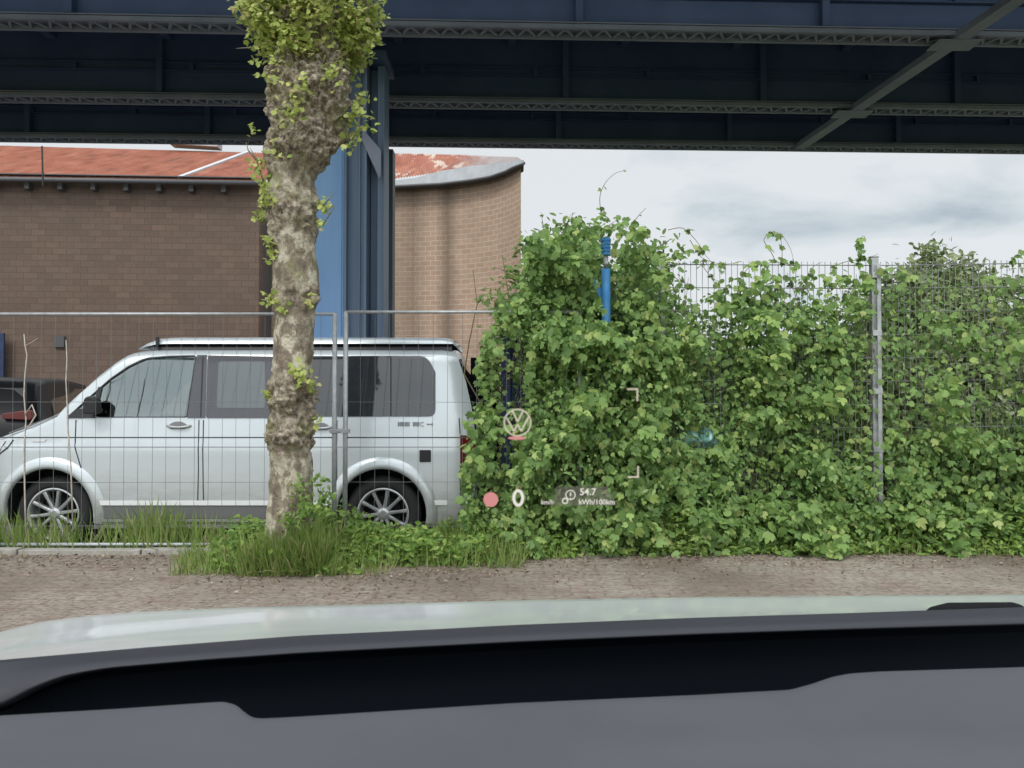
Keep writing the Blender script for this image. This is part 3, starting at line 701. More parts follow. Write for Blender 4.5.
# wheels
def wheel(wx):
    tyre = MB(); c = (wx, .115, WZ)
    tyre.lathe([(.225,.0),(.232,-.035),(.262,-.052),(.30,-.052),(.33,-.035),(.345,-.012),(.346,.06),(.345,.15),(.33,.175),(.29,.19),(.22,.19)], c, 56)
    to = tyre.build('wheel', M['rubber'], VAN, smooth=True)
    rim = MB(); rim.lathe([(.236,-.034),(.238,-.046),(.226,-.048),(.216,-.036),(.208,.0),(.2,.12)], c, 56)
    for k in range(10):
        a = 2*math.pi*k/10 + .13
        for sgn in (1,):
            p0 = Vector((math.cos(a)*.045, 0, math.sin(a)*.045)); p1 = Vector((math.cos(a)*.217, 0, math.sin(a)*.217)); cc = Vector(c)
            tdir = Vector((-math.sin(a), 0, math.cos(a)))
            vs = []
            for p, hw, y in ((p0, .017, -.018), (p0.lerp(p1, .6), .0135, -.030), (p1, .018, -.036)):
                vs += [cc + p - tdir*hw + Vector((0, y+.004, 0)), cc + p - tdir*hw*.4 + Vector((0, y-.006, 0)), cc + p + tdir*hw*.4 + Vector((0, y-.006, 0)), cc + p + tdir*hw + Vector((0, y+.004, 0)), cc + p + tdir*hw + Vector((0, y+.04, 0)), cc + p - tdir*hw + Vector((0, y+.04, 0))]
            rim.add(vs, [(i*6+j, i*6+(j+1) % 6, (i+1)*6+(j+1) % 6, (i+1)*6+j) for i in (0,1) for j in range(6)])
    rim.lathe([(.0,-.034),(.03,-.034),(.052,-.026),(.058,-.0),(.058,.03)], c, 32)
    rim.build('rim', M['alloy'], to)
    hub = MB(); hub.lathe([(0,.045),(.15,.045),(.15,.06)], c, 32); hub.lathe([(0,.1),(.21,.1)], c, 32); hub.build('brake_disc', M['under'], to)
for wx in (0, 3.0): wheel(wx)
mb = MB(); mb.box(.42, 2.58, .25, 1.65, .16, .24); mb.build('underbody', M['under'], VAN)

# ------------------------------------------------------------------ black car behind the van
BC = empty('parked_car', (-6.62, 10.8, GZ), R(9), label='black hatchback with a red tail light parked by the brick hall', cat='car')
# local: origin at the right rear corner, car runs along +y, body extends to -x (1.78 wide)
def cring(y, z0, zb, zt, wi, ri):
    w = 1.78; a = wi
    pts = [(-a, z0), (-a + .02, z0 + .15), (-a + .02, zb - .05), (-a - .01, zb), (-a - .03, zb + .02), (-a - ri*.85, zt - .07), (-a - ri, zt - .02), (-a - ri - .12, zt), (-w/2, zt + .02)]
    pts = pts + [(-w - x, z) for x, z in pts[-2::-1]]
    return [(x, y, z) for x, z in pts]
st = [(0,.45,.75,.80,.10,.05),(.03,.28,.98,1.03,.05,.06),(.10,.26,1.02,1.12,.03,.10),(.30,.24,1.03,1.44,.01,.20),(.42,.24,1.03,1.55,.0,.24),(.8,.22,1.02,1.61,0,.25),(1.6,.22,1.0,1.62,0,.25),(2.3,.22,.98,1.56,0,.25),(2.75,.22,.97,1.35,0,.20),(3.1,.22,.96,1.06,0,.10),(3.6,.22,.92,.98,.02,.08),(4.0,.24,.80,.86,.08,.08),(4.1,.35,.6,.66,.15,.05)]
rws = [cring(*s) for s in st]; BC.scale = (1, 1, 1.06)
mb = MB(); mb.grid(rws); k_ = len(rws[0]); mb.add(rws[0], [tuple(range(k_))]); mb.add(rws[-1], [tuple(range(k_))]); bo = mb.build('body', M['carblack'], BC, smooth=True)
mb = MB()
mb.add([(-.24,.115,1.10),(-1.54,.115,1.10),(-1.46,.33,1.46),(-.32,.33,1.46)], [(0,1,2,3)]); mb.v = [(x, y-.015, z+.01) for x, y, z in mb.v]; mb.build('rear_window', M['glass_dark'], BC)
mb = MB(); mb.add([(-.035,.55,1.06),(-.035,2.5,1.05),(-.20,2.25,1.47),(-.235,.75,1.50)], [(0,1,2,3)]); mb.v = [(x+.02, y, z) for x, y, z in mb.v]; mb.build('side_window', M['privacy'], BC)
for sx in (0, 1):
    mb = MB(); x0 = -.10 if not sx else -1.25; mb.prism(round_poly([(x0, 1.04), (x0 - .38, 1.06), (x0 - .38, 1.13), (x0, 1.18)], .03), lambda a, b: (a, -.02, b), lambda a, b: (a, .10, b)); mb.build('tail_light', M['red_lamp'], BC, bevel=.008)
mb = MB(); mb.box(-1.2, -.58, -.004, .03, .60, .72); mb.build('number_plate', M['fascia'], BC)
for y in (.75, 3.35):
    for x in (-.02, -1.56):
        mb = MB(); vs = []; 
        for xx, r in ((0,.27),(.0,.31),(-.2,.31),(-.2,.27)):
            for k in range(28): t = 2*math.pi*k/28; vs.append((x + xx, y + r*math.cos(t), .31 + r*math.sin(t)))
        mb.add(vs, [(i*28+k, i*28+(k+1) % 28, (i+1)*28+(k+1) % 28, (i+1)*28+k) for i in range(3) for k in range(28)] + [tuple(range(28)), tuple(range(84, 112))]); mb.build('wheel', M['rubber'], BC)

# ------------------------------------------------------------------ temporary mesh fence (two panels)
FY = 6.42
def temp_panel(x0, x1, top, label, wires_z):
    t = empty('site_fence', ((x0+x1)/2, FY, 0), label=label, cat='fence panel', group='site fence panels'); cx0 = (x0+x1)/2
    zb = .05
    mb = MB(); mb.tube([(x0-cx0, 0, -.02), (x0-cx0, 0, top)], .02, 10); mb.tube([(x1-cx0, 0, -.02), (x1-cx0, 0, top)], .02, 10)
    mb.tube([(x0-cx0, 0, top-.004), (x1-cx0, 0, top-.004)], .013, 10); mb.tube([(x0-cx0, 0, zb), (x1-cx0, 0, zb)], .016, 10)
    mb.build('frame', M['galv'], t, smooth=True)
    mb = MB(); n = int((x1 - x0) / .1165)
    for k in range(1, n):
        x = x0 - cx0 + (x1 - x0) * k / n; j = random.uniform(-.006, .006)
        mb.tube([(x, .0, zb), (x + j, random.uniform(-.004,.004), 1.0), (x, 0, top)], .0017, 5, False)
    for z in wires_z: mb.tube([(x0-cx0, -.004, z), (0, -.004, z + random.uniform(-.004,.004)), (x1-cx0, -.004, z)], .0019, 5, False)
    mb.build('mesh', M['wire'], t)
    mb = MB(); z = Z_(437.5, FY); mb.tube([(x0-cx0, -.008, z), (x1-cx0, -.008, z)], .0055, 6); mb.build('rail', M['darkwire'], t)
    return t
wz = [Z_(y, FY) for y in (402, 447, 482, 526)]
xj0, xj1 = X_(334.5, FY), X_(345.5, FY)
tp = temp_panel(xj0 - 3.5, xj0, Z_(313.5, FY), 'long site fence panel in front of the van doors, left of the clamp', wz)
tp2 = temp_panel(xj1, xj1 + 1.95, Z_(311.5, FY), 'site fence panel over the van rear wheel, running into the hedge', wz)
mb = MB(); z = Z_(431, FY); mb.box(xj0 - .035, xj1 + .035, FY - .03, FY - .022, z - .018, z + .018); mb.box(xj0 - .035, xj1 + .035, FY + .022, FY + .03, z - .018, z + .018)
mb.tube([((xj0+xj1)/2, FY - .045, z), ((xj0+xj1)/2, FY + .045, z)], .008, 6)
tag(mb.build('fence_clamp', M['galv'], bevel=.004), 'small metal clamp joining the two site fence panels', 'clamp')
fx = (xj0 + xj1) / 2
mb = MB(); mb.box(fx - .11, fx + .11, FY - .36, FY + .36, -.14, 0.02); tag(mb.build('concrete_block', M['concrete'], bevel=.02), 'concrete block foot under the joint of the site fence', 'concrete block')
# dead stems hanging in the panel mesh at the left
for i, (pts, lab) in enumerate(((((26,535),(25,500),(24,450),(26,420),(24,395),(25,375),(27,355),(25,345),(24,334)), 'pale dead stem with one fork climbing the fence at the far left'),
                                (((73,530),(71,470),(68,430),(67,400),(66,380),(67,360),(66,340)), 'thin pale dead stem in the fence mesh before the windscreen pillar'))):
    mb = MB(); pp = [P(a, b, FY - .015) for a, b in pts]; mb.tube(pp, [.006]*3 + [.0052]*(len(pp)-4) + [.003], 6)
    if i == 0: mb.tube([P(25,346,FY-.015), P(32,342,FY-.02), P(38,338,FY-.02)], [.004,.003,.002], 5); mb.tube([P(25,415,FY-.02), P(32,405,FY-.04), P(36,415,FY-.05), P(30,425,FY-.05), P(26,428,FY-.03)], .006, 6)
    tag(mb.build('dead_stem', M['twig'], smooth=True), lab, 'dead stem', 'dead stems in the site fence')

# ------------------------------------------------------------------ tall double-rod fence with posts
TF = empty('mesh_fence', (3, 6.62, 0), label='tall welded mesh fence smothered in vines right of the blue post', cat='fence'); TF.location = (0,0,0)
TY = 6.62
def rodpanel(p0, p1, ytop0, ytop1, y=TY):
    x0, x1 = X_(p0, y), X_(p1, y); mb = MB(); n = int(round((x1 - x0) / .05)); z0 = .02
    for k in range(n + 1):
        x = x0 + (x1-x0)*k/n; z1 = Z_(ytop0 + (ytop1-ytop0)*k/n, y); mb.tube([(x, y, z0), (x, y, z1)], .0027, 5, False)
    for j in range(13):
        za, zb = Z_(ytop0, y) - .03 - .2*j, Z_(ytop1, y) - .03 - .2*j
        if za < .05: break
        for dy in (-.007, .007): mb.tube([(x0, y+dy, za), (x1, y+dy, zb)], .0034, 5, False)
    return mb.build('mesh_panel', M['rod'], TF)
rodpanel(611, 660, 286, 286); rodpanel(662, 873, 261, 262); rodpanel(882, 1170, 262, 258)
def gpost(px, ytop):
    x = X_(px, TY); z1 = Z_(ytop, TY); mb = MB(); mb.box(x - .032, x + .032, TY + .012, TY + .06, -.1, z1); mb.box(x + .0, x + .035, TY - .022, TY - .016, .2, z1 - .06)
    for j in range(5): mb.box(x - .04, x + .04, TY - .024, TY + .011, .3 + j*.5, .35 + j*.5)
    mb.box(x - .036, x + .036, TY + .008, TY + .064, z1 + .001, z1 + .012); return mb.build('post', M['galv'], TF, bevel=.003)
gpost(877, 257); gpost(661, 262.5); gpost(1175, 257)
# blue post with ribbed head
BP = empty('blue_post', (X_(607, 6.5), 6.56, 0), label='bright blue steel post with a ribbed head rising from the bush', cat='post')
mb = MB(); mb.tube([(0,0,-.1), (0,0,Z_(268,6.5))], .038, 14); mb.build('pole', M['brightblue'], BP, smooth=True)
mb = MB()
zt, zb = Z_(236.5, 6.5), Z_(254, 6.5)
prof = []
for k in range(5):
    z = zb + (zt - zb) * k / 5; mb.tube([(0,0,z), (0,0,z + (zt-zb)/5*.62)], .044, 16); mb.tube([(0,0,z + (zt-zb)/5*.6), (0,0,z+(zt-zb)/5*1.01)], .037, 16)
mb.build('head', M['brightblue'], BP, smooth=False)
mb = MB(); mb.tube([(0,0,Z_(267,6.5)), (0,0,Z_(254,6.5))], .022, 12); mb.tube([(0,-.03,Z_(265,6.5)), (0,-.03,Z_(261,6.5))], .02, 10); mb.build('neck', M['fascia'], BP, smooth=True)
mb = MB(); mb.bar(Vector((0, .03, Z_(300, 6.5))), Vector((-.20, .05, Z_(262, 6.5))), .05, .05); mb.bar(Vector((-.20, .06, Z_(262, 6.5))), Vector((-.06, .06, Z_(252, 6.5))), .04, .04); mb.build('arm', M['brightblue'], BP)
# navy container behind the hedge
NC = empty('container', (X_(522, 7.9), 8.2, GZ), label='navy blue steel container glimpsed between the van and the hedge', cat='container')
mb = MB(); x0 = -.22; mb.box(x0, 1.1, 0, .9, .08, Z_(335, 8.2) - GZ)
for k in range(8): mb.box(x0 + .05 + k*.15, x0 + .11 + k*.15, -.03, -.001, .12, Z_(335, 8.2) - GZ - .06)
mb.build('body', M['navy'], NC, bevel=.01)
mb = MB(); mb.box(-.56, x0 - .022, .3, .36, .1, Z_(356, 8.2) - GZ); mb.build('door', M['well'], NC, label='black panel added to fill the shaded gap beside the container')  # invented part: black panel filling the dark, shaded gap beside the van
mb = MB(); mb.box(x0 - .02, 1.12, -.04, .92, 0, .079); mb.box(x0 - .02, 1.12, -.04, .92, Z_(335, 8.2) - GZ + .001, Z_(335, 8.2) - GZ + .05); mb.build('frame', M['blue3'], NC, bevel=.006)
# turquoise tarp bundle behind the mesh
mb = MB(); rws = []
for j in range(9):
    rws.append([P(678 + 44*i/14, 448 - 22*j/8 + 2*noise.noise((i*.5, j*.6, 0)), 6.74) + Vector((0, .10*noise.noise((i*.4, j*.5, 5)) - .12*math.sin(math.pi*j/8), 0)) for i in range(15)])
mb.grid(rws); mb.grid([[p + Vector((0,.05,0)) for p in r] for r in rws])
tag(mb.build('plastic_sheet', M['turq'], smooth=True, fix=False), 'turquoise plastic sheet glimpsed through the vines', 'plastic sheet')

# ------------------------------------------------------------------ foliage tools
def leafy(name, pos, nrm, tip, size, template, m, parent=None):
    tv, tf = template; tv = np.array(tv, float); N = len(pos)
    nrm = nrm / np.linalg.norm(nrm, axis=1, keepdims=True)
    tip = tip - nrm * (tip * nrm).sum(1, keepdims=True); tip /= (np.linalg.norm(tip, axis=1, keepdims=True) + 1e-9)
    sd_ = np.cross(tip, nrm)
    V_ = pos[:, None, :] + size[:, None, None] * (tv[None, :, 0:1]*sd_[:, None, :] + tv[None, :, 1:2]*tip[:, None, :] + tv[None, :, 2:3]*nrm[:, None, :])
    V_ = V_.reshape(-1, 3); k = len(tv)
    me = bpy.data.meshes.new(name); me.vertices.add(len(V_)); me.vertices.foreach_set('co', V_.ravel())
    loops = np.concatenate([np.array(f) for f in tf]); ln = len(loops); starts = np.cumsum([0] + [len(f) for f in tf])[:-1]; tot = np.array([len(f) for f in tf])
    me.loops.add(ln*N); me.loops.foreach_set('vertex_index', (loops[None, :] + (np.arange(N)*k)[:, None]).ravel().astype(np.int32))
    me.polygons.add(len(tf)*N); me.polygons.foreach_set('loop_start', (starts[None, :] + (np.arange(N)*ln)[:, None]).ravel().astype(np.int32))
    me.polygons.foreach_set('loop_total', np.tile(tot, N).astype(np.int32)); me.update(calc_edges=True); me.validate()
    return link(name, me, m, parent)
# leaf templates: x across, y along, z normal.  VINE = three to five lobes, OVAL, BLADE
VINE = ([(0,0,0),(0,.38,-.03),(0,1,-.20),(.17,.80,-.06),(.20,.56,.02),(.40,.68,-.02),(.46,.42,.02),(.46,.20,.03),(.24,.0,.04),
         (-.17,.80,-.06),(-.20,.56,.02),(-.40,.68,-.02),(-.46,.42,.02),(-.46,.20,.03),(-.24,.0,.04)],
        [(0,8,7,6,5,4,1),(1,4,3,2),(0,1,10,11,12,13,14),(1,2,9,10)])
OVAL = ([(0,0,0),(0,.5,-.02),(0,1,-.10),(.20,.25,.05),(.24,.55,.04),(.12,.85,-.03),(-.20,.25,.05),(-.24,.55,.04),(-.12,.85,-.03)], [(0,3,4,5,2,1),(0,1,2,8,7,6)])
BLADE = ([(-.022,0,0),(.022,0,0),(.020,.4,.03),(-.020,.4,.03),(.013,.75,.14),(-.013,.75,.14),(0,1,.30)], [(0,1,2,3),(3,2,4,5),(5,4,6)])
def poly_sample(poly, n):
    """uniform random points in a pixel polygon"""
    poly = np.array(poly, float); out = []
    mn, mxx = poly.min(0), poly.max(0)
    while len(out) < n:
        p = rng.uniform(mn, mxx, (n*2, 2)); ins = np.zeros(len(p), bool); j = len(poly) - 1
        for i in range(len(poly)):
            xi, yi = poly[i]; xj, yj = poly[j]
            c = ((yi > p[:,1]) != (yj > p[:,1])) & (p[:,0] < (xj - xi) * (p[:,1] - yi) / (yj - yi + 1e-9) + xi); ins ^= c; j = i
        out += list(p[ins])
    return np.array(out[:n])
def px2w(px, Y):
    u = (px[:,0] - 512)/F; v = (384 - px[:,1])/F; dy = CP - v*SP_; dz = SP_ + v*CP
    return np.stack([u/dy*Y, Y, CAMZ + dz/dy*Y], 1)
def nz2(x, z, s, o): return noise.noise((x*s, z*s, o))
def curtain(name, poly, n, Y0, depth, size, seed, parent, m, tmpl=VINE, thin=0.0, fac=(0,-.9,.55), spread=.55, droop=-.8, keep=None, bulge=.36):
    pts = poly_sample(poly, int(n*1.6)); base = px2w(pts, np.full(len(pts), Y0))
    b = np.array([nz2(p[0], p[2], 2.6, seed) + .5*nz2(p[0], p[2], 6, seed+9) for p in base]); kp = np.array([nz2(p[0], p[2], 3.4, seed+20) for p in base])
    dens = rng.uniform(-.45, .6, len(pts)) < (kp + .25 + (1 - thin)*.6)
    if keep is not None: dens &= keep(pts, rng.uniform(0, 1, len(pts)))
    base, b = base[dens][:n], b[dens][:n]; N = len(base)
    base[:,1] += -np.maximum(b, -.4)*bulge - rng.uniform(0, 1, N)**1.2*depth + depth*.5
    nr = np.array(fac)[None, :] + rng.normal(0, spread, (N, 3)); tp = np.array([0, -.25, droop])[None, :] + rng.normal(0, .55, (N, 3))
    sz = (size[0] + (size[1]-size[0])*rng.uniform(0, 1, N)**1.3) * (1 + .45*np.clip(b, -1, 1))
    return leafy(name, base, nr, tp, sz, tmpl, m, parent)
def stems(parent, starts, m=None, r=.006, name='stem'):
    mb = MB()
    for (a, b, sway) in starts:
        a, b = Vector(a), Vector(b); pts = []
        for k in range(9):
            t = k/8; p = a.lerp(b, t); s = random.random()*9
            pts.append(p + Vector((sway*noise.noise((t*3, a.x*7, s*.05)), .05*noise.noise((t*3, a.x*5, 4)), 0)))
        mb.tube(pts, [r*(1.2 - .8*k/8) for k in range(9)], 5)
    return mb.build(name, m or M['stem'], parent, smooth=True)
def sprigs(parent, arcs, m, Y, leafsz=.05, n=9, name='tendril'):
    """thin arching shoots with a few leaves; arcs are pixel polylines at distance Y"""
    mb = MB(); pos = []
    for a in arcs:
        pts = [P(x, y, Y + .02*random.uniform(-1, 1)) for x, y in a]; sm = []
        for i in range(len(pts)-1):
            p0, p1, p2, p3 = pts[max(i-1,0)], pts[i], pts[i+1], pts[min(i+2, len(pts)-1)]
            for k in range(5):
                t = k/5; sm.append(.5*((2*p1) + (p2-p0)*t + (2*p0-5*p1+4*p2-p3)*t*t + (3*p1-p0-3*p2+p3)*t**3))
        sm.append(pts[-1]); mb.tube(sm, [.0035*(1 - .6*k/len(sm)) for k in range(len(sm))], 5)
        for k in range(n): pos.append(sm[random.randrange(len(sm))])
    s = mb.build(name, M['stem'], parent, smooth=True)
    pos = np.array([tuple(p) for p in pos]) + rng.normal(0, .008, (len(pos), 3)); N = len(pos)
    leafy('leaves', pos, np.array([[0,-.7,.6]]) + rng.normal(0,.5,(N,3)), np.array([[0,0,-.6]]) + rng.normal(0,.7,(N,3)), rng.uniform(.5,1,N)*leafsz, VINE, m, s)

# ------------------------------------------------------------------ hedge plants
# 1. big climber left
SH = empty('climbing_bush', (.7, 6.6, 0), label='tall leafy climber heaped around the blue post, highest part of the hedge', cat='bush', group='plants on the fence'); SH.location = (0,0,0)
polyA = [(466,548),(464,500),(460,470),(468,448),(466,415),(484,395),(474,375),(478,345),(492,322),(498,308),(520,296),(524,262),(529,238),(538,232),(545,244),(556,228),(566,236),(572,218),(588,222),(596,211),(612,226),(618,214),(632,222),(640,236),(652,246),(656,262),(668,272),(664,300),(668,548)]
def keepA(p, u):
    x, y = p[:,0], p[:,1]
    k = np.ones(len(p), bool)
    gap = (x > 494) & (x < 530) & (y > 330) & (y < 470); k &= ~(gap & (u > .22 + .35*((x > 516)))); k &= ~((x > 496) & (x < 526) & (y > 333) & (y < 408) & (u > .07)); k &= ~((x < 494) & (y > 340) & (y < 500) & (u > .62))
    k &= ~((np.abs(x - 607) < 12) & (y < 322) & (y > 230)) | ((np.abs(x - 607) > 6) & (u < .12))
    k &= ~((x > 612) & (y < 345) & (u > .5))
    k &= ~((y < 262) & (u > .55))
    return k
curtain('foliage', polyA, 9600, 6.40, .42, (.035,.088), 3, SH, M['leaf_vine'], keep=keepA)
curtain('foliage', [(522,548),(528,262),(560,240),(640,250),(660,300),(664,548)], 4200, 6.9, .3, (.05,.10), 13, SH, M['leaf_shrub'], keep=lambda p, u: ~((p[:,0] < 532) & (u > .1)))
stems(SH, [((X_(px, 6.8), 6.8 + random.uniform(-.1,.1), -.05), (X_(px + random.uniform(-25,25), 6.75), 6.75, Z_(random.uniform(235,330), 6.75)), .3) for px in range(486, 660, 9)], r=.009)
sprigs(SH, [[(601,214),(600,196),(606,182),(616,173),(624,171)], [(545,240),(543,225),(541,212)], [(632,224),(640,214),(646,208)], [(520,300),(508,306),(496,303)], [(571,222),(573,212)]], M['leaf_vine'], 6.55, .04, 4)
# 2. vines on the middle panel
VM = empty('vine', (2.2, 6.6, 0), label='dense vine filling the mesh between the blue post and the grey post', cat='vine', group='plants on the fence'); VM.location = (0,0,0)
polyB = [(650,548),(650,296),(664,292),(676,316),(700,320),(722,318),(736,304),(744,290),(756,284),(770,290),(790,296),(808,304),(826,308),(842,300),(858,306),(868,330),(876,340),(876,548)]
def keepB(p, u):
    x, y = p[:,0], p[:,1]; k = np.ones(len(p), bool)
    k &= ~((y < 345) & (u > .45 + (y - 300)/90)); k &= ~((x > 820) & (x < 868) & (y > 350) & (y < 440) & (u > .5)); k &= ~((x > 690) & (x < 735) & (y > 325) & (y < 400) & (u > .38))
    k &= ~((np.abs(x - 698) < 20) & (np.abs(y - 437) < 10) & (u > .22)); k &= ~((x > 868) & (y < 500) & (u > .12)); return k
curtain('foliage', polyB, 8200, 6.57, .32, (.032,.082), 31, VM, M['leaf_vine'], keep=keepB)
curtain('foliage', [(655,548),(655,352),(700,345),(760,330),(800,340),(870,350),(876,548)], 3000, 6.9, .2, (.05,.10), 43, VM, M['leaf_shrub'], keep=lambda p, u: ~((np.abs(p[:,0] - 700) < 26) & (np.abs(p[:,1] - 437) < 14)) & ~((p[:,1] < 440) & (u > .55)))
stems(VM, [((X_(px, 6.66), 6.66 + random.uniform(-.08,.08), -.05), (X_(px + random.uniform(-30,30), 6.65), 6.64, Z_(random.uniform(270,380), 6.65)), .35) for px in range(660, 876, 9)], r=.005)
sprigs(VM, [[(660,262),(672,258),(684,252),(694,250)], [(668,230),(682,228),(692,236),(700,246),(706,256),(718,268),(726,274)], [(690,240),(700,256),(712,262),(724,264),(735,263)],
            [(668,278),(680,282),(690,284),(697,288)], [(776,262),(770,250),(764,240),(772,232),(782,236),(790,248),(794,262)], [(782,262),(782,250),(780,232)],
            [(752,262),(764,264),(776,262),(790,266),(800,264)], [(860,262),(862,250),(860,240),(864,236),(866,242)], [(830,268),(845,262),(858,260),(868,258),(878,254)],
            [(740,280),(748,268),(756,263)], [(700,262),(712,278),(724,282)], [(812,300),(806,282),(812,268),(822,262)]], M['leaf_vine'], 6.57, .085, 8)
# 3. vines right of the grey post
VR = empty('vine', (4, 6.6, 0), label='vine on the last mesh panel, right of the grey post', cat='vine', group='plants on the fence'); VR.location = (0,0,0)
polyC = [(876,548),(876,330),(892,320),(905,330),(915,345),(930,330),(950,318),(970,335),(990,350),(1010,330),(1040,320),(1120,330),(1120,548)]
def keepC(p, u):
    x, y = p[:,0], p[:,1]; k = np.ones(len(p), bool); k &= ~((np.abs(x - 878) < 9) & (y < 500) & (u > .12)); k &= ~((y < 430) & (u > .38)); k &= ~((x > 950) & (y > 350) & (y < 430) & (u > .18)); return k
curtain('foliage', [(x_, y_) for x_, y_ in polyC], 5200, 6.57, .32, (.032,.08), 57, VR, M['leaf_vine'], keep=keepC)
curtain('foliage', [(880,548),(880,432),(1000,428),(1120,432),(1120,548)], 2300, 6.9, .2, (.05,.10), 63, VR, M['leaf_shrub'])
stems(VR, [((X_(px, 6.66), 6.66, -.05), (X_(px + random.uniform(-30,30), 6.65), 6.64, Z_(random.uniform(290,400), 6.65)), .35) for px in range(884, 1060, 10)], r=.005)
sprigs(VR, [[(882,272),(892,268),(900,270),(905,276)], [(1010,262),(1018,254),(1030,248)], [(884,300),(892,310),(900,322)], [(880,340),(892,345),(905,342),(915,348)]], M['leaf_vine'], 6.56, .08, 8)
for par, a, b in ((SH, 505, 655), (VM, 655, 876), (VR, 876, 1100)):
    curtain('foliage', [(a,553),(a,505),(b,505),(b,549)], int((b-a)*4.2), 6.36, .26, (.04,.085), a*.01, par, M['leaf_vine'], fac=(0,-.6,.8), droop=-.3, thin=.6)
curtain('foliage', [(500,540),(512,310),(530,240),(600,214),(650,250),(662,540)], 2400, 6.36, .45, (.025,.055), 71, SH, M['leaf_shrub'], tmpl=OVAL, keep=keepA)
curtain('foliage', [(655,540),(660,300),(740,285),(800,290),(870,300),(876,540)], 2200, 6.48, .35, (.025,.055), 72, VM, M['leaf_shrub'], tmpl=OVAL, keep=keepB)
curtain('foliage', [(880,540),(884,285),(930,300),(1000,285),(1110,280),(1110,540)], 1300, 6.5, .35, (.03,.065), 73, VR, M['leaf_shrub'], tmpl=OVAL, keep=keepC)
curtain('foliage', [(884,340),(886,275),(905,268),(930,285),(985,275),(1020,262),(1110,262),(1110,345)], 420, 6.58, .2, (.04,.085), 74, VR, M['leaf_vine'])
curtain('foliage', [(664,318),(672,285),(700,300),(740,270),(800,275),(868,268),(872,320)], 420, 6.58, .15, (.04,.08), 75, VM, M['leaf_vine'])
# 4. twiggy shrubs behind the fence
def shrub(name, cx_px, Y, top, width, n, m, sz, label, seed, twigs=26, cat='shrub', base=-.1):
    x0 = X_(cx_px, Y); zt = Z_(top, Y); o = empty(name, (x0, Y, -.1), label=label, cat=cat, group='shrubs beyond the fence')
    mb = MB(); pos = []
    for k in range(twigs):
        a = random.uniform(-1, 1); hh = (zt + .1) * random.uniform(.5, 1.0) * (1 - .22*a*a); yy = random.uniform(-.5, .5)*width*.5
        p = Vector((a*.1, yy*.2, 0)); q = Vector((a*width/2, yy, hh)); pts = []
        for i in range(8):
            t = i/7; r_ = p.lerp(q, t**.85); r_.z = hh*t; r_ += Vector((.12*noise.noise((t*3, k*2.1, seed)), .12*noise.noise((t*3, k*3.1, seed+1)), 0)); pts.append(r_)
            if t > .2:
                for _ in range(int(n/twigs/4)): pos.append(r_ + Vector((random.gauss(0, .10), random.gauss(0, .10), random.gauss(0, .08))))
        mb.tube(pts, [.016*(1 - .8*i/7) for i in range(8)], 5)
        for i in range(3, 8):
            for _ in range(2):
                e1 = pts[i] + Vector((random.gauss(0,.16), random.gauss(0,.16), abs(random.gauss(0,.13)))); mb.tube([pts[i], pts[i].lerp(e1, .5) + Vector((0,0,.02)), e1], [.005,.004,.002], 4); pos += [e1, e1.lerp(pts[i], .4)]
    mb.build('branches', M['hedgewood'], o, smooth=True)
    pos = np.array([tuple(p) for p in pos]); N = len(pos)
    leafy('foliage', pos, np.array([[0,-.6,.6]]) + rng.normal(0,.6,(N,3)), rng.normal(0,1,(N,3)), rng.uniform(.6,1.1,N)*sz, OVAL, m, o)
shrub('shrub', 945, 8.6, 246, 1.7, 22000, M['leaf_bg'], .085, 'twiggy grey green shrub behind the last mesh panel, beside the grey post', 5)
shrub('shrub', 1030, 8.9, 250, 1.9, 24000, M['leaf_bg'], .085, 'twiggy shrub behind the fence at the right edge', 6)
shrub('shrub', 905, 9.0, 262, 1.3, 15000, M['leaf_bg'], .08, 'pale shrub behind the mesh close to the right of the grey post', 15)
shrub('shrub', 988, 9.3, 264, 1.5, 15000, M['leaf_bg'], .08, 'pale shrub behind the middle of the last mesh panel', 16)
shrub('shrub', 880, 9.2, 290, 1.5, 8000, M['leaf_bg'], .055, 'small sparse shrub behind the grey fence post', 8)
shrub('shrub', 640, 8.0, 232, 1.4, 6500, M['leaf_vine'], .085, 'green shrub behind the mesh just right of the blue post', 9)
shrub('shrub', 566, 8.4, 222, 1.5, 9000, M['leaf_vine'], .09, 'green shrub behind the climber left of the blue post', 10)
shrub('shrub', 770, 9.4, 312, 2.4, 3600, M['leaf_shrub'], .07, 'broad green shrub behind the middle of the mesh fence', 11, 34)
# tall grass of the meadow behind the fence
N = 9000; gx = rng.uniform(1.5, 14, N); gy = np.where(rng.uniform(0,1,N) < .45, rng.uniform(7.3, 8.7, N), rng.uniform(17.5, 24, N)); pos = np.stack([gx, gy, np.full(N, -.16)], 1)
tag(leafy('tall_grass', pos, np.array([[0,-1,.1]]) + rng.normal(0,.5,(N,3)), np.array([[0,0,1.]]) + rng.normal(0,.16,(N,3)), rng.uniform(.6,1.35,N), ([(x*.7,y,z) for x,y,z in BLADE[0]], BLADE[1]), M['grass']), 'tall pale meadow grass beyond the mesh fence', 'grass', kind='stuff')
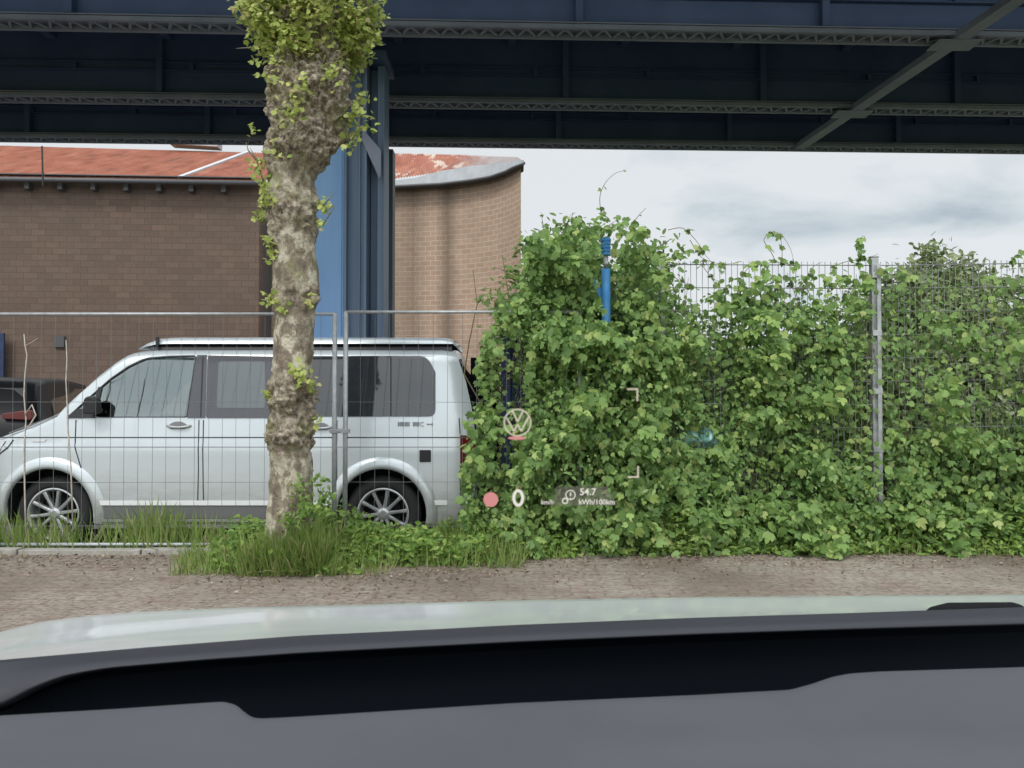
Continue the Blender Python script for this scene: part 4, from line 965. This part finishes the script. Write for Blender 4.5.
# distant trees
def far_tree(px, Y, top, wpx, label, seed):
    x0 = X_(px, Y); zt = Z_(top, Y); w = wpx/F*Y; o = empty('tree', (x0, Y, -.16), label=label, cat='tree', group='trees beyond the meadow')
    mb = MB(); mb.tube([(0,0,-.1),(0.1,0,zt*.35),(0,0,zt*.7)], [w*.05,w*.04,w*.015], 8)
    for k in range(7): a = k*.9; mb.tube([(0.05,0,zt*.3),(math.cos(a)*w*.2,math.sin(a)*w*.2,zt*.55),(math.cos(a)*w*.34,math.sin(a)*w*.3,zt*.72)], [w*.02,w*.012,w*.005], 6)
    mb.build('trunk', M['hedgewood'], o, smooth=True)
    cl = []
    for k in range(34):
        d = Vector((random.gauss(0,1), random.gauss(0,1), random.gauss(0,1))).normalized()*random.uniform(.3,1); cl.append((d.x*w*.42, d.y*w*.42, zt*.56 + d.z*zt*.38))
    cl = np.array(cl); N = 3800; idx = rng.integers(0, len(cl), N); r = w*.10
    pos = cl[idx] + rng.normal(0, 1, (N,3))*r*.75
    leafy('crown', pos, np.array([[0,-.3,.8]]) + rng.normal(0,.6,(N,3)), rng.normal(0,1,(N,3)), rng.uniform(.5,1,N)*w*.06, OVAL, M['bgtree'], o)
for i, a in enumerate(((700,30,322,150,'leafy tree across the meadow behind the middle of the fence'),(820,34,330,130,'rounded tree across the meadow left of the grey post'),(960,28,312,160,'wide tree across the meadow right of the grey post'),(1080,33,318,150,'tree across the meadow beyond the right edge'),(585,32,322,140,'tree across the meadow behind the blue post'))): far_tree(*a, i)

# ------------------------------------------------------------------ plane tree
TYY = 5.85
TR = empty('plane_tree', (X_(291, TYY), TYY, 0), label='pollarded plane tree with knobbly burls on its mottled trunk', cat='tree')
prof = [(600,291,30),(575,291,29),(545,290,27),(520,290,26),(495,291,23.5),(465,291,23),(452,290,23.5),(440,289,24.5),(428,290,24),(418,291,22.5),(402,290,24.5),(388,291,24.5),(375,293,22.5),(340,294,22),(310,295,22),(296,296,24.5),(284,296,24.5),(270,296,23),(240,294,24),(225,294,26),(205,293,26),(190,291,24),(178,291,24),(170,293,27),(160,298,32),(150,303,37),(138,307,39),(118,308,39),(100,309,41),(80,310,44),(66,311,43),(50,312,36),(30,312,32),(10,312,28),(-10,312,20),(-40,312,10),(-60,312,4)]
prof = sorted(prof)
tc_ = [(a, b) for a, b, c in prof]; th_ = [(a, c) for a, b, c in prof]
ox = X_(291, TYY); segs = 132; rws = []; knob = []
burls = [(292,398,.10,.045,-90),(283,404,.06,.03,-120),(291,436,.09,.05,-85),(303,430,.05,.025,-50),(318,300,.06,.04,-20),(276,220,.07,.03,-150),(312,215,.06,.03,-40),(270,290,.05,.02,-170),(300,390,.04,.03,-60)]
y = -60.0
while y <= 600:
    c, h = lerp_table(tc_, y), lerp_table(th_, y)
    # smooth the table a little
    c = (c + lerp_table(tc_, y-6) + lerp_table(tc_, y+6))/3; h = (h + lerp_table(th_, y-6) + lerp_table(th_, y+6))/3
    ctr = P(c, y, TYY); r0 = h*.93/F*TYY; row = []
    rough = max(0, min(1, (185 - y)/25)); rough = max(rough, math.exp(-((y-400)/22)**2), math.exp(-((y-436)/20)**2), .8*math.exp(-((y-215)/30)**2), .6*math.exp(-((y-298)/14)**2))
    for k in range(segs):
        t = 2*math.pi*k/segs; d = Vector((math.cos(t), math.sin(t), 0)); q = ctr + d*r0
        n1 = noise.fractal(q*5.5, 1.0, 2.0, 4); n2 = noise.fractal(q*17, .8, 2.1, 4); n3 = abs(noise.noise(q*13))
        r = r0*(.96) + n1*(.010 + .046*rough) + n2*(.003 + .034*rough) - n3*.05*rough + .014*rough
        for bx, by, br, amp, ang in burls:
            bq = P(c, by, TYY) + Vector((math.cos(R(ang)), math.sin(R(ang)), 0))*r0; dd = (bq - q).length
            if dd < br*2.2: r += amp*math.exp(-(dd/br)**2*1.6)
        row.append(ctr + d*r - Vector((ox, TYY, 0))); knob.append(rough)
    rws.append(row); y += 1.9
vs = [p for r in rws for p in r]; nr_ = len(rws)
fs = [(i*segs+k, (i+1)*segs+k, (i+1)*segs+(k+1) % segs, i*segs+(k+1) % segs) for i in range(nr_-1) for k in range(segs)] + [tuple(range(segs))]
me = bpy.data.meshes.new('trunk'); me.from_pydata(vs, [], fs); at = me.attributes.new('knob', 'FLOAT', 'POINT'); at.data.foreach_set('value', np.array(knob, float))
link('trunk', me, M['bark'], TR, smooth=True)
def local(pos): return pos - np.array([[ox, TYY, 0]])
# leafy head above
N = 3600; cl = []
for _ in range(90):
    a = random.uniform(0, 2*math.pi); e_ = random.uniform(-.45, 1.0); cl.append((312 + 0, 0, a, e_))
pos = []
for _ in range(330):
    d = Vector((random.gauss(0,1), random.gauss(0,1), random.gauss(0,1))).normalized()
    rr = random.uniform(.72, 1.02); c0 = P(312, 4, TYY) + Vector((d.x*.475*rr, d.y*.46*rr, d.z*.60*rr))
    if random.random() < .12: c0 += d*.06
    ylow = 74 + 18*noise.noise((d.x*3, d.y*3, 2.2))
    if c0.z < Z_(ylow, TYY): c0.z = Z_(ylow - random.uniform(0, 30), TYY)
    for k in range(30): pos.append(tuple(c0 + Vector((random.gauss(0,.042), random.gauss(0,.042), random.gauss(0,.04)))))
pos = local(np.array(pos)); N = len(pos)
leafy('crown', pos, np.array([[0,-.5,.8]]) + rng.normal(0,.6,(N,3)), np.array([[0,0,.3]]) + rng.normal(0,.8,(N,3)), rng.uniform(.026,.055,N), VINE, M['leaf_plane'], TR)
mb = MB()
for _ in range(46):
    d = Vector((random.gauss(0,1), random.gauss(0,.8), random.uniform(-.2,1))).normalized(); a = P(312, 30, TYY) + d*.36; b = a + d*random.uniform(.15,.30) + Vector((0,0,.05)); a -= Vector((ox,TYY,0)); b -= Vector((ox,TYY,0))
    mb.tube([a, a.lerp(b,.5) + Vector((0,0,-.01)), b], [.007,.005,.002], 5)
mb.build('twigs', M['hedgewood'], TR, smooth=True)
# shoots along the trunk
for (px, py, rpx, n, yo) in ((358,118,16,70,-.05),(352,140,10,34,-.05),(362,100,9,22,0),(268,200,9,60,-.12),(262,215,7,30,-.05),(270,240,6,26,-.1),(290,110,14,40,-.34),(325,205,7,34,-.12),(322,225,5,14,-.1),(258,165,9,26,-.1),(252,130,7,12,0),(272,258,5,14,-.12),(266,185,7,36,-.1),
                              (310,298,8,14,-.14),(282,305,6,16,-.16),(272,300,6,14,-.1),(268,298,6,12,-.1),(300,378,8,34,-.18),(312,388,7,20,-.12),(296,370,8,18,-.18),(268,395,4,10,-.1),(316,420,5,10,-.08),(275,70,14,60,-.25),(330,75,14,40,-.3),(300,85,10,30,-.36),(275,150,10,14,-.25),
                              (300,490,9,60,-.2),(306,510,12,120,-.22),(325,500,9,70,-.1),(288,520,9,60,-.26),(318,480,6,26,-.1)):
    p = px2w(np.stack([rng.normal(px, rpx*.55, n), rng.normal(py, rpx*.6, n)], 1), np.full(n, TYY + yo) + rng.normal(0, .05, n)); p = local(p); N = n
    low = py > 470
    o = leafy('foliage', p, np.array([[0,-.6,.6]]) + rng.normal(0,.6,(N,3)), np.array([[0,-.1,.3]]) + rng.normal(0,.7,(N,3)), rng.uniform(.025,.055,N), OVAL if low else VINE, M['weed'] if low else M['leaf_plane'], TR)
mb = MB()
for a in ([(266,188),(260,172),(256,158),(250,148)], [(256,160),(248,150),(246,142)], [(352,140),(360,118),(366,102)], [(320,210),(328,200),(334,192)], [(322,226),(330,214),(336,205)]):
    mb.tube([P(x, y, TYY - .1) - Vector((ox, TYY, 0)) for x, y in a], [.005]*(len(a)-1) + [.002], 5)
mb.build('twigs', M['hedgewood'], TR, smooth=True)

# ------------------------------------------------------------------ grass and weeds
def groundcover(name, regions, tmpl, size, m, label, cat, up=.18, z=0.0, lean=.5):
    pos = []; sz = []
    for (x0, x1, y0, y1, n, s0, s1) in regions:
        X = rng.uniform(x0, x1, n); Y = rng.uniform(y0, y1, n)
        k = np.array([noise.noise((a*1.8, b*2.4, 2)) for a, b in zip(X, Y)]); ok = rng.uniform(-.5,.5,n) < k + .25
        X, Y, k = X[ok], Y[ok], k[ok]; pos.append(np.stack([X, Y, np.full(len(X), z)], 1)); sz.append(rng.uniform(s0, s1, len(X))*(1 + .5*k))
    pos = np.concatenate(pos); sz = np.concatenate(sz); N = len(pos)
    o = leafy(name, pos, np.array([[0,-1,.2]]) + rng.normal(0, lean, (N,3)), np.array([[0,0,1.]]) + rng.normal(0, up, (N,3)), sz, tmpl, m)
    return tag(o, label, cat, kind='stuff')
groundcover('grass', [(-6.2,-2.4,6.36,6.85,2300,.14,.36),(-6.2,-2.4,6.1,6.26,260,.03,.10),(-2.6,-1.9,5.9,6.8,1500,.06,.17),(-1.9,.1,5.75,6.8,4600,.08,.26),(-2.45,-.9,5.5,5.95,2000,.05,.17),(-1.95,-1.35,5.5,5.66,1300,.12,.27),(-1.9,-1.4,5.6,5.7,500,.2,.36),(-.6,.5,6.0,6.4,500,.05,.15),(.3,6,6.18,6.42,3200,.04,.17),(.3,6,6.3,6.5,700,.15,.34),(-2.1,-1.3,5.6,6.1,500,.16,.36),(-1.0,.2,6.3,6.75,600,.2,.34)],
            ([(x*1.0,y,z) for x,y,z in BLADE[0]], BLADE[1]), None, M['grass'], 'rough green grass along the kerb and around the tree foot', 'grass', z=-.03)
def weeds(name, regions, label, hmax, m, sz):
    pos = []
    for (x0, x1, y0, y1, n, h) in regions:
        for _ in range(n):
            x, y = random.uniform(x0, x1), random.uniform(y0, y1)
            hh = h*(.35 + .7*random.random() + 1.1*noise.noise((x*1.7, y*1.5, 5)))
            if hh < .04: continue
            for k in range(9):
                t = (k + .5)/9; pos.append((x + random.gauss(0, .035), y + random.gauss(0, .035), hh*t + .01))
    pos = np.array(pos); N = len(pos)
    o = leafy(name, pos, np.array([[0,-.45,.8]]) + rng.normal(0,.45,(N,3)), rng.normal(0,1,(N,3))*np.array([[1,1,.4]]), rng.uniform(sz[0], sz[1], N), OVAL, m); return tag(o, label, 'weeds', kind='stuff')
weeds('weeds', [(-2.3,-.2,5.8,6.7,900,.24),(-2.0,-1.2,5.62,5.95,150,.18),(-.4,.5,6.1,6.6,330,.24),(.2,5.6,6.32,6.55,560,.36),(.2,5.6,6.18,6.4,260,.10),(-2.2,-1.0,5.55,5.75,90,.08)], 'leafy green weeds at the foot of the tree and hedge', .3, M['weed'], (.035,.075))
# litter on the street edge
N = 3200; X = rng.uniform(-4.5, 5.5, N); Y = np.interp(X, [-9,-2.4,-2.2,-.8,.5,9], [6.2,6.2,5.6,5.6,6.25,6.3]) - np.abs(rng.normal(0, .33, N)); pos = np.stack([X, Y, np.full(N, .014)], 1)
tag(leafy('dirt_litter', pos, np.array([[0,0,1.]]) + rng.normal(0,.35,(N,3)), rng.normal(0,1,(N,3)), rng.uniform(.010,.036,N), OVAL, M['litter']), 'dry leaves and bits of twig scattered on the paving', 'litter', kind='stuff')

# ------------------------------------------------------------------ the car the view is taken from
OC = empty('car', (0, 1.1, 0), label='pale mint car in the foreground, black dashboard top and bonnet edge', cat='car'); OC.location = (0,0,0)
def sm(t, x):    # smooth table
    return (lerp_table(t, x-14) + lerp_table(t, x-7) + lerp_table(t, x) + lerp_table(t, x+7) + lerp_table(t, x+14))/5
PX = list(range(-140, 1181, 12))
lipT = [(-140,672),(0,660),(150,647),(300,635.5),(420,630),(512,625),(700,617.5),(850,613),(1024,607),(1180,603)]
hoodT = [(-140,668),(-60,648),(0,632),(40,622),(100,615),(150,611.5),(250,607),(300,606.5),(400,603.5),(512,600.5),(700,597),(1024,594.5),(1180,594)]
def Dl(px): return .97 + .23*px/1024
rws = []
for j in range(15):
    t = j/14; r = []
    for px in PX:
        a = P(px, sm(lipT, px) + 9, Dl(px) + .06); b = P(px, sm(hoodT, px), 2.0 + .1*px/1024)
        p = a.lerp(b, t); p.z += -.012*math.sin(math.pi*t) + .0035*math.sin(t*9)*(1 if px < 330 else 0)*max(0, (330-px)/330)*math.sin(px*.02)
        r.append(p)
    rws.append(r)
for j, r in enumerate(rws):
    for p, px in zip(r, PX):
        f0 = .55 + .35*max(0, min(1, px/330)); k = max(0, min(1, (350-px)/60)); p.z += .004*k*math.exp(-((j/14 - f0)/.12)**2)
last = rws[-1]
for k, (dy, dz) in enumerate(((.06,-.025),(.12,-.07),(.16,-.14),(.18,-.26),(.18,-.5))): rws.append([p + Vector((0, dy, dz)) for p in last])
mb = MB(); mb.grid(rws); mb.build('bonnet', M['bonnet'], OC, smooth=True, fix=False)
# dark rim under the windscreen
lipB = [(-140,716),(-40,713),(0,706),(30,689),(62,676),(105,668),(200,660),(300,653),(512,642),(700,634),(850,629),(1024,624),(1180,620)]
rws = []
for j in range(13):
    t = j/12; r = []
    for px in PX:
        ya, yb = sm(lipT, px), lerp_table(lipB, px)*.5 + sm(lipB, px)*.5
        bul = math.sin(math.pi*t); y_ = ya + (yb - ya)*t
        r.append(P(px, y_, Dl(px) + .035 - .055*t - .012*bul))
    rws.append(r)
back = [p + Vector((0,.05,-.03)) for p in rws[0]]; front = [p + Vector((0,.015,-.03)) for p in rws[-1]]
mb = MB(); mb.grid([back] + rws + [[p + Vector((0,.02,-.008)) for p in rws[-1]]]); mb.build('windscreen_cowl', M['rim_plastic'], OC, smooth=True, fix=False)
# black defroster trough
ZD = .955
mb = MB(); mb.grid([[P(px, sm(lipB, px) - 4, Dl(px) + .012) for px in PX], [P(px, sm(lipB, px) + 8, Dl(px) + .03) for px in PX], [P(px, 740, Dl(px) + .02) for px in PX], [Vector((X_(px, .75), .70, .80)) for px in PX], [Vector((X_(px, .6)*1, .5, .80)) for px in PX]])
mb.build('defroster_trough', M['well'], OC, smooth=False, fix=False)
# dashboard top
dashE = [(-140,718),(0,711),(120,704),(205,698),(224,697),(236,700),(244,707),(252,713),(262,714),(300,712),(512,698.5),(700,690),(790,685),(812,679),(832,672),(850,668.5),(880,666.5),(930,665),(1024,662),(1180,657)]
PX2 = sorted(set(PX + list(range(200, 280, 3)) + list(range(780, 900, 4))))
def dpt(px, y, dz=0):
    D = (CAMZ - ZD)*F/(y - HOR); return P(px, y, D) + Vector((0, 0, dz))
rws = []
for j in range(22):
    t = j/21; r = []
    for px in PX2:
        ye = (lerp_table(dashE, px) + lerp_table(dashE, px-3) + lerp_table(dashE, px+3))/3
        y_ = ye + (930 - ye)*t**1.4
        p = dpt(px, y_); r.append(p + Vector((0, 0, -.006*math.exp(-t*30) + .004*math.exp(-((y_-745)/14)**2)*max(0,min(1,(px-480)/250)))))
    rws.append(r)
e0 = rws[0]; rws = [[p + Vector((0,.002,-.10)) for p in e0], [p + Vector((0,.006,-.03)) for p in e0], [p + Vector((0,.005,-.010)) for p in e0]] + rws
mb = MB(); mb.grid(rws); mb.build('dashboard', M['dash'], OC, smooth=True, fix=False)
# wiper cover at the base of the screen
mb = MB(); mb.prism(round_poly([(922,614),(930,607),(948,602.5),(1012,602),(1022,605),(1030,612)], 2.5), lambda a, b: P(a, b, 1.26), lambda a, b: P(a, b, 1.36) + Vector((0, 0, -.006)))
mb.build('wiper_cover', M['black'], OC, bevel=.004)
# windscreen: a clear raked pane with the head-up display on it
WS_Y, WS_Z, WS_S = 1.10, .95, .60
def on_screen(px, py, off=.0):
    u, v = (px - 512)/F, (384 - py)/F; dy, dz = CP - v*SP_, SP_ + v*CP; dx = u
    # CAMZ + dz*t = WS_Z + (WS_Y - dy*t)*WS_S
    t = (WS_Z + WS_Y*WS_S - CAMZ)/(dz + WS_S*dy); p = Vector((dx*t, dy*t, CAMZ + dz*t)); return p + Vector((0, -.51, -.86))*off
cg = bpy.data.materials.new('clear_screen'); cg.use_nodes = True; cg.node_tree.nodes.clear()
t_ = cg.node_tree.nodes.new('ShaderNodeBsdfTransparent'); o_ = cg.node_tree.nodes.new('ShaderNodeOutputMaterial'); cg.node_tree.links.new(t_.outputs[0], o_.inputs[0])
nrm_ = Vector((0, .51, .86))
c4 = [Vector((x, y, WS_Z + (WS_Y - y)*WS_S)) for x, y in ((-.75, WS_Y), (.85, WS_Y), (.70, .25), (-.62, .25))]
mb = MB(); mb.add(c4 + [p + nrm_*.005 for p in c4], [(0,1,2,3),(7,6,5,4),(0,4,5,1),(1,5,6,2),(2,6,7,3),(3,7,4,0)]); WSC = mb.build('windscreen', cg, OC)
def hud_mat(name, col, s, alpha=1):
    m = bpy.data.materials.new(name); m.use_nodes = True; t = m.node_tree; t.nodes.clear()
    e = t.nodes.new('ShaderNodeEmission'); e.inputs[0].default_value = (*col, 1); e.inputs[1].default_value = s; tr = t.nodes.new('ShaderNodeBsdfTransparent'); mx = t.nodes.new('ShaderNodeMixShader'); mx.inputs[0].default_value = alpha
    o = t.nodes.new('ShaderNodeOutputMaterial'); t.links.new(tr.outputs[0], mx.inputs[1]); t.links.new(e.outputs[0], mx.inputs[2]); t.links.new(mx.outputs[0], o.inputs[0]); return m
HW = hud_mat('display_white', (.92,.88,.80), .85, .95); HC = hud_mat('display_cream', (.80,.74,.58), .8, .85); HP = hud_mat('display_pink', (.78,.33,.32), .85, .9); HG = hud_mat('display_shade', (.33,.30,.27), .5, .45)
def flat(name, polys, m, label=None, off=.001):
    mb = MB()
    for pl in polys: mb.add([on_screen(x, y, off) for x, y in pl], [tuple(range(len(pl)))])
    return mb.build(name, m, WSC, label=label, fix=False)
def stroke(pts, w, closed=False):
    out = []; n = len(pts); rg_ = range(n if closed else n-1)
    for i in rg_:
        a, b = Vector(pts[i]), Vector(pts[(i+1) % n]); d = (b-a).normalized(); nn = Vector((-d.y, d.x))*w/2; out.append([tuple(a-nn), tuple(b-nn), tuple(b+nn), tuple(a+nn)])
    return out
def circ(cx, cy, r, n=40, ry=None): return [(cx + r*math.cos(2*math.pi*k/n), cy + (ry or r)*math.sin(2*math.pi*k/n)) for k in range(n)]
def ring(cx, cy, r, w, n=40, ry=None):
    a = circ(cx, cy, r - w/2, n, (ry or r) - w/2); b = circ(cx, cy, r + w/2, n, (ry or r) + w/2); return [[a[k], a[(k+1) % n], b[(k+1) % n], b[k]] for k in range(n)]
E = ring(517.5, 421.5, 13.2, 1.5)
E += stroke([(512.3,409.3),(517.6,420.6),(523.4,409.3)], 1.7)
E += stroke([(506.8,416.8),(514,430.3),(517.6,423.2),(521.2,430.3),(528.6,415.6)], 1.7)
flat('emblem_display', E, HC, 'round car badge shown as a light outline on the windscreen')
flat('emblem_glow', [circ(517, 437, 9, 24, 1.8)], HP)
flat('speed_display', ring(518.2, 497, 4.4, 3.0, 40, 7.3), HW, 'speed figure 0 of the head up display')
flat('stop_symbol', [circ(490.8, 498.6, 7.4)], HP, 'pink disc symbol of the head up display')
def text(name, s, px, py, size, m):
    c = bpy.data.curves.new(name, 'FONT'); c.body = s; c.size = size; c.align_x = 'LEFT'; c.resolution_u = 3; c.offset = size*.012
    o = bpy.data.objects.new(name, c); COL.objects.link(o); bpy.context.view_layer.update(); d = bpy.context.evaluated_depsgraph_get()
    me = bpy.data.meshes.new_from_object(o.evaluated_get(d)); bpy.data.objects.remove(o)
    for v in me.vertices: v.co = on_screen(px + v.co.x, py - v.co.y, .0015)
    return link(name, me, m, WSC)
text('unit_text', 'km/h', 541, 502.8, 6.2, HW); text('consumption_text', '54.7', 579.5, 493.6, 9.6, HW); text('unit_text', 'kWh/100km', 578.5, 503, 7.2, HW)
flat('consumption_icon', ring(570.5, 494, 4.6, .9) + stroke([(570.5,491.5),(570.5,495)], 1.1) + stroke([(570.5,497.0),(570.5,498)], 1.1) + ring(565, 500, 2.6, 1.1), HW)
flat('display_backing', [[(556,486),(607,486),(617,505),(553,505)]], HG, off=.0004)
flat('guide_bracket', stroke([(627,388),(637.2,388)], 1.7) + stroke([(637.2,387.2),(637.2,400)], 1.7), HC, 'upper cream corner bracket of the head up display')
flat('guide_bracket', stroke([(627.5,476),(638.6,476)], 1.7) + stroke([(638,465),(638,476.8)], 1.7), HC, 'lower cream corner bracket of the head up display')
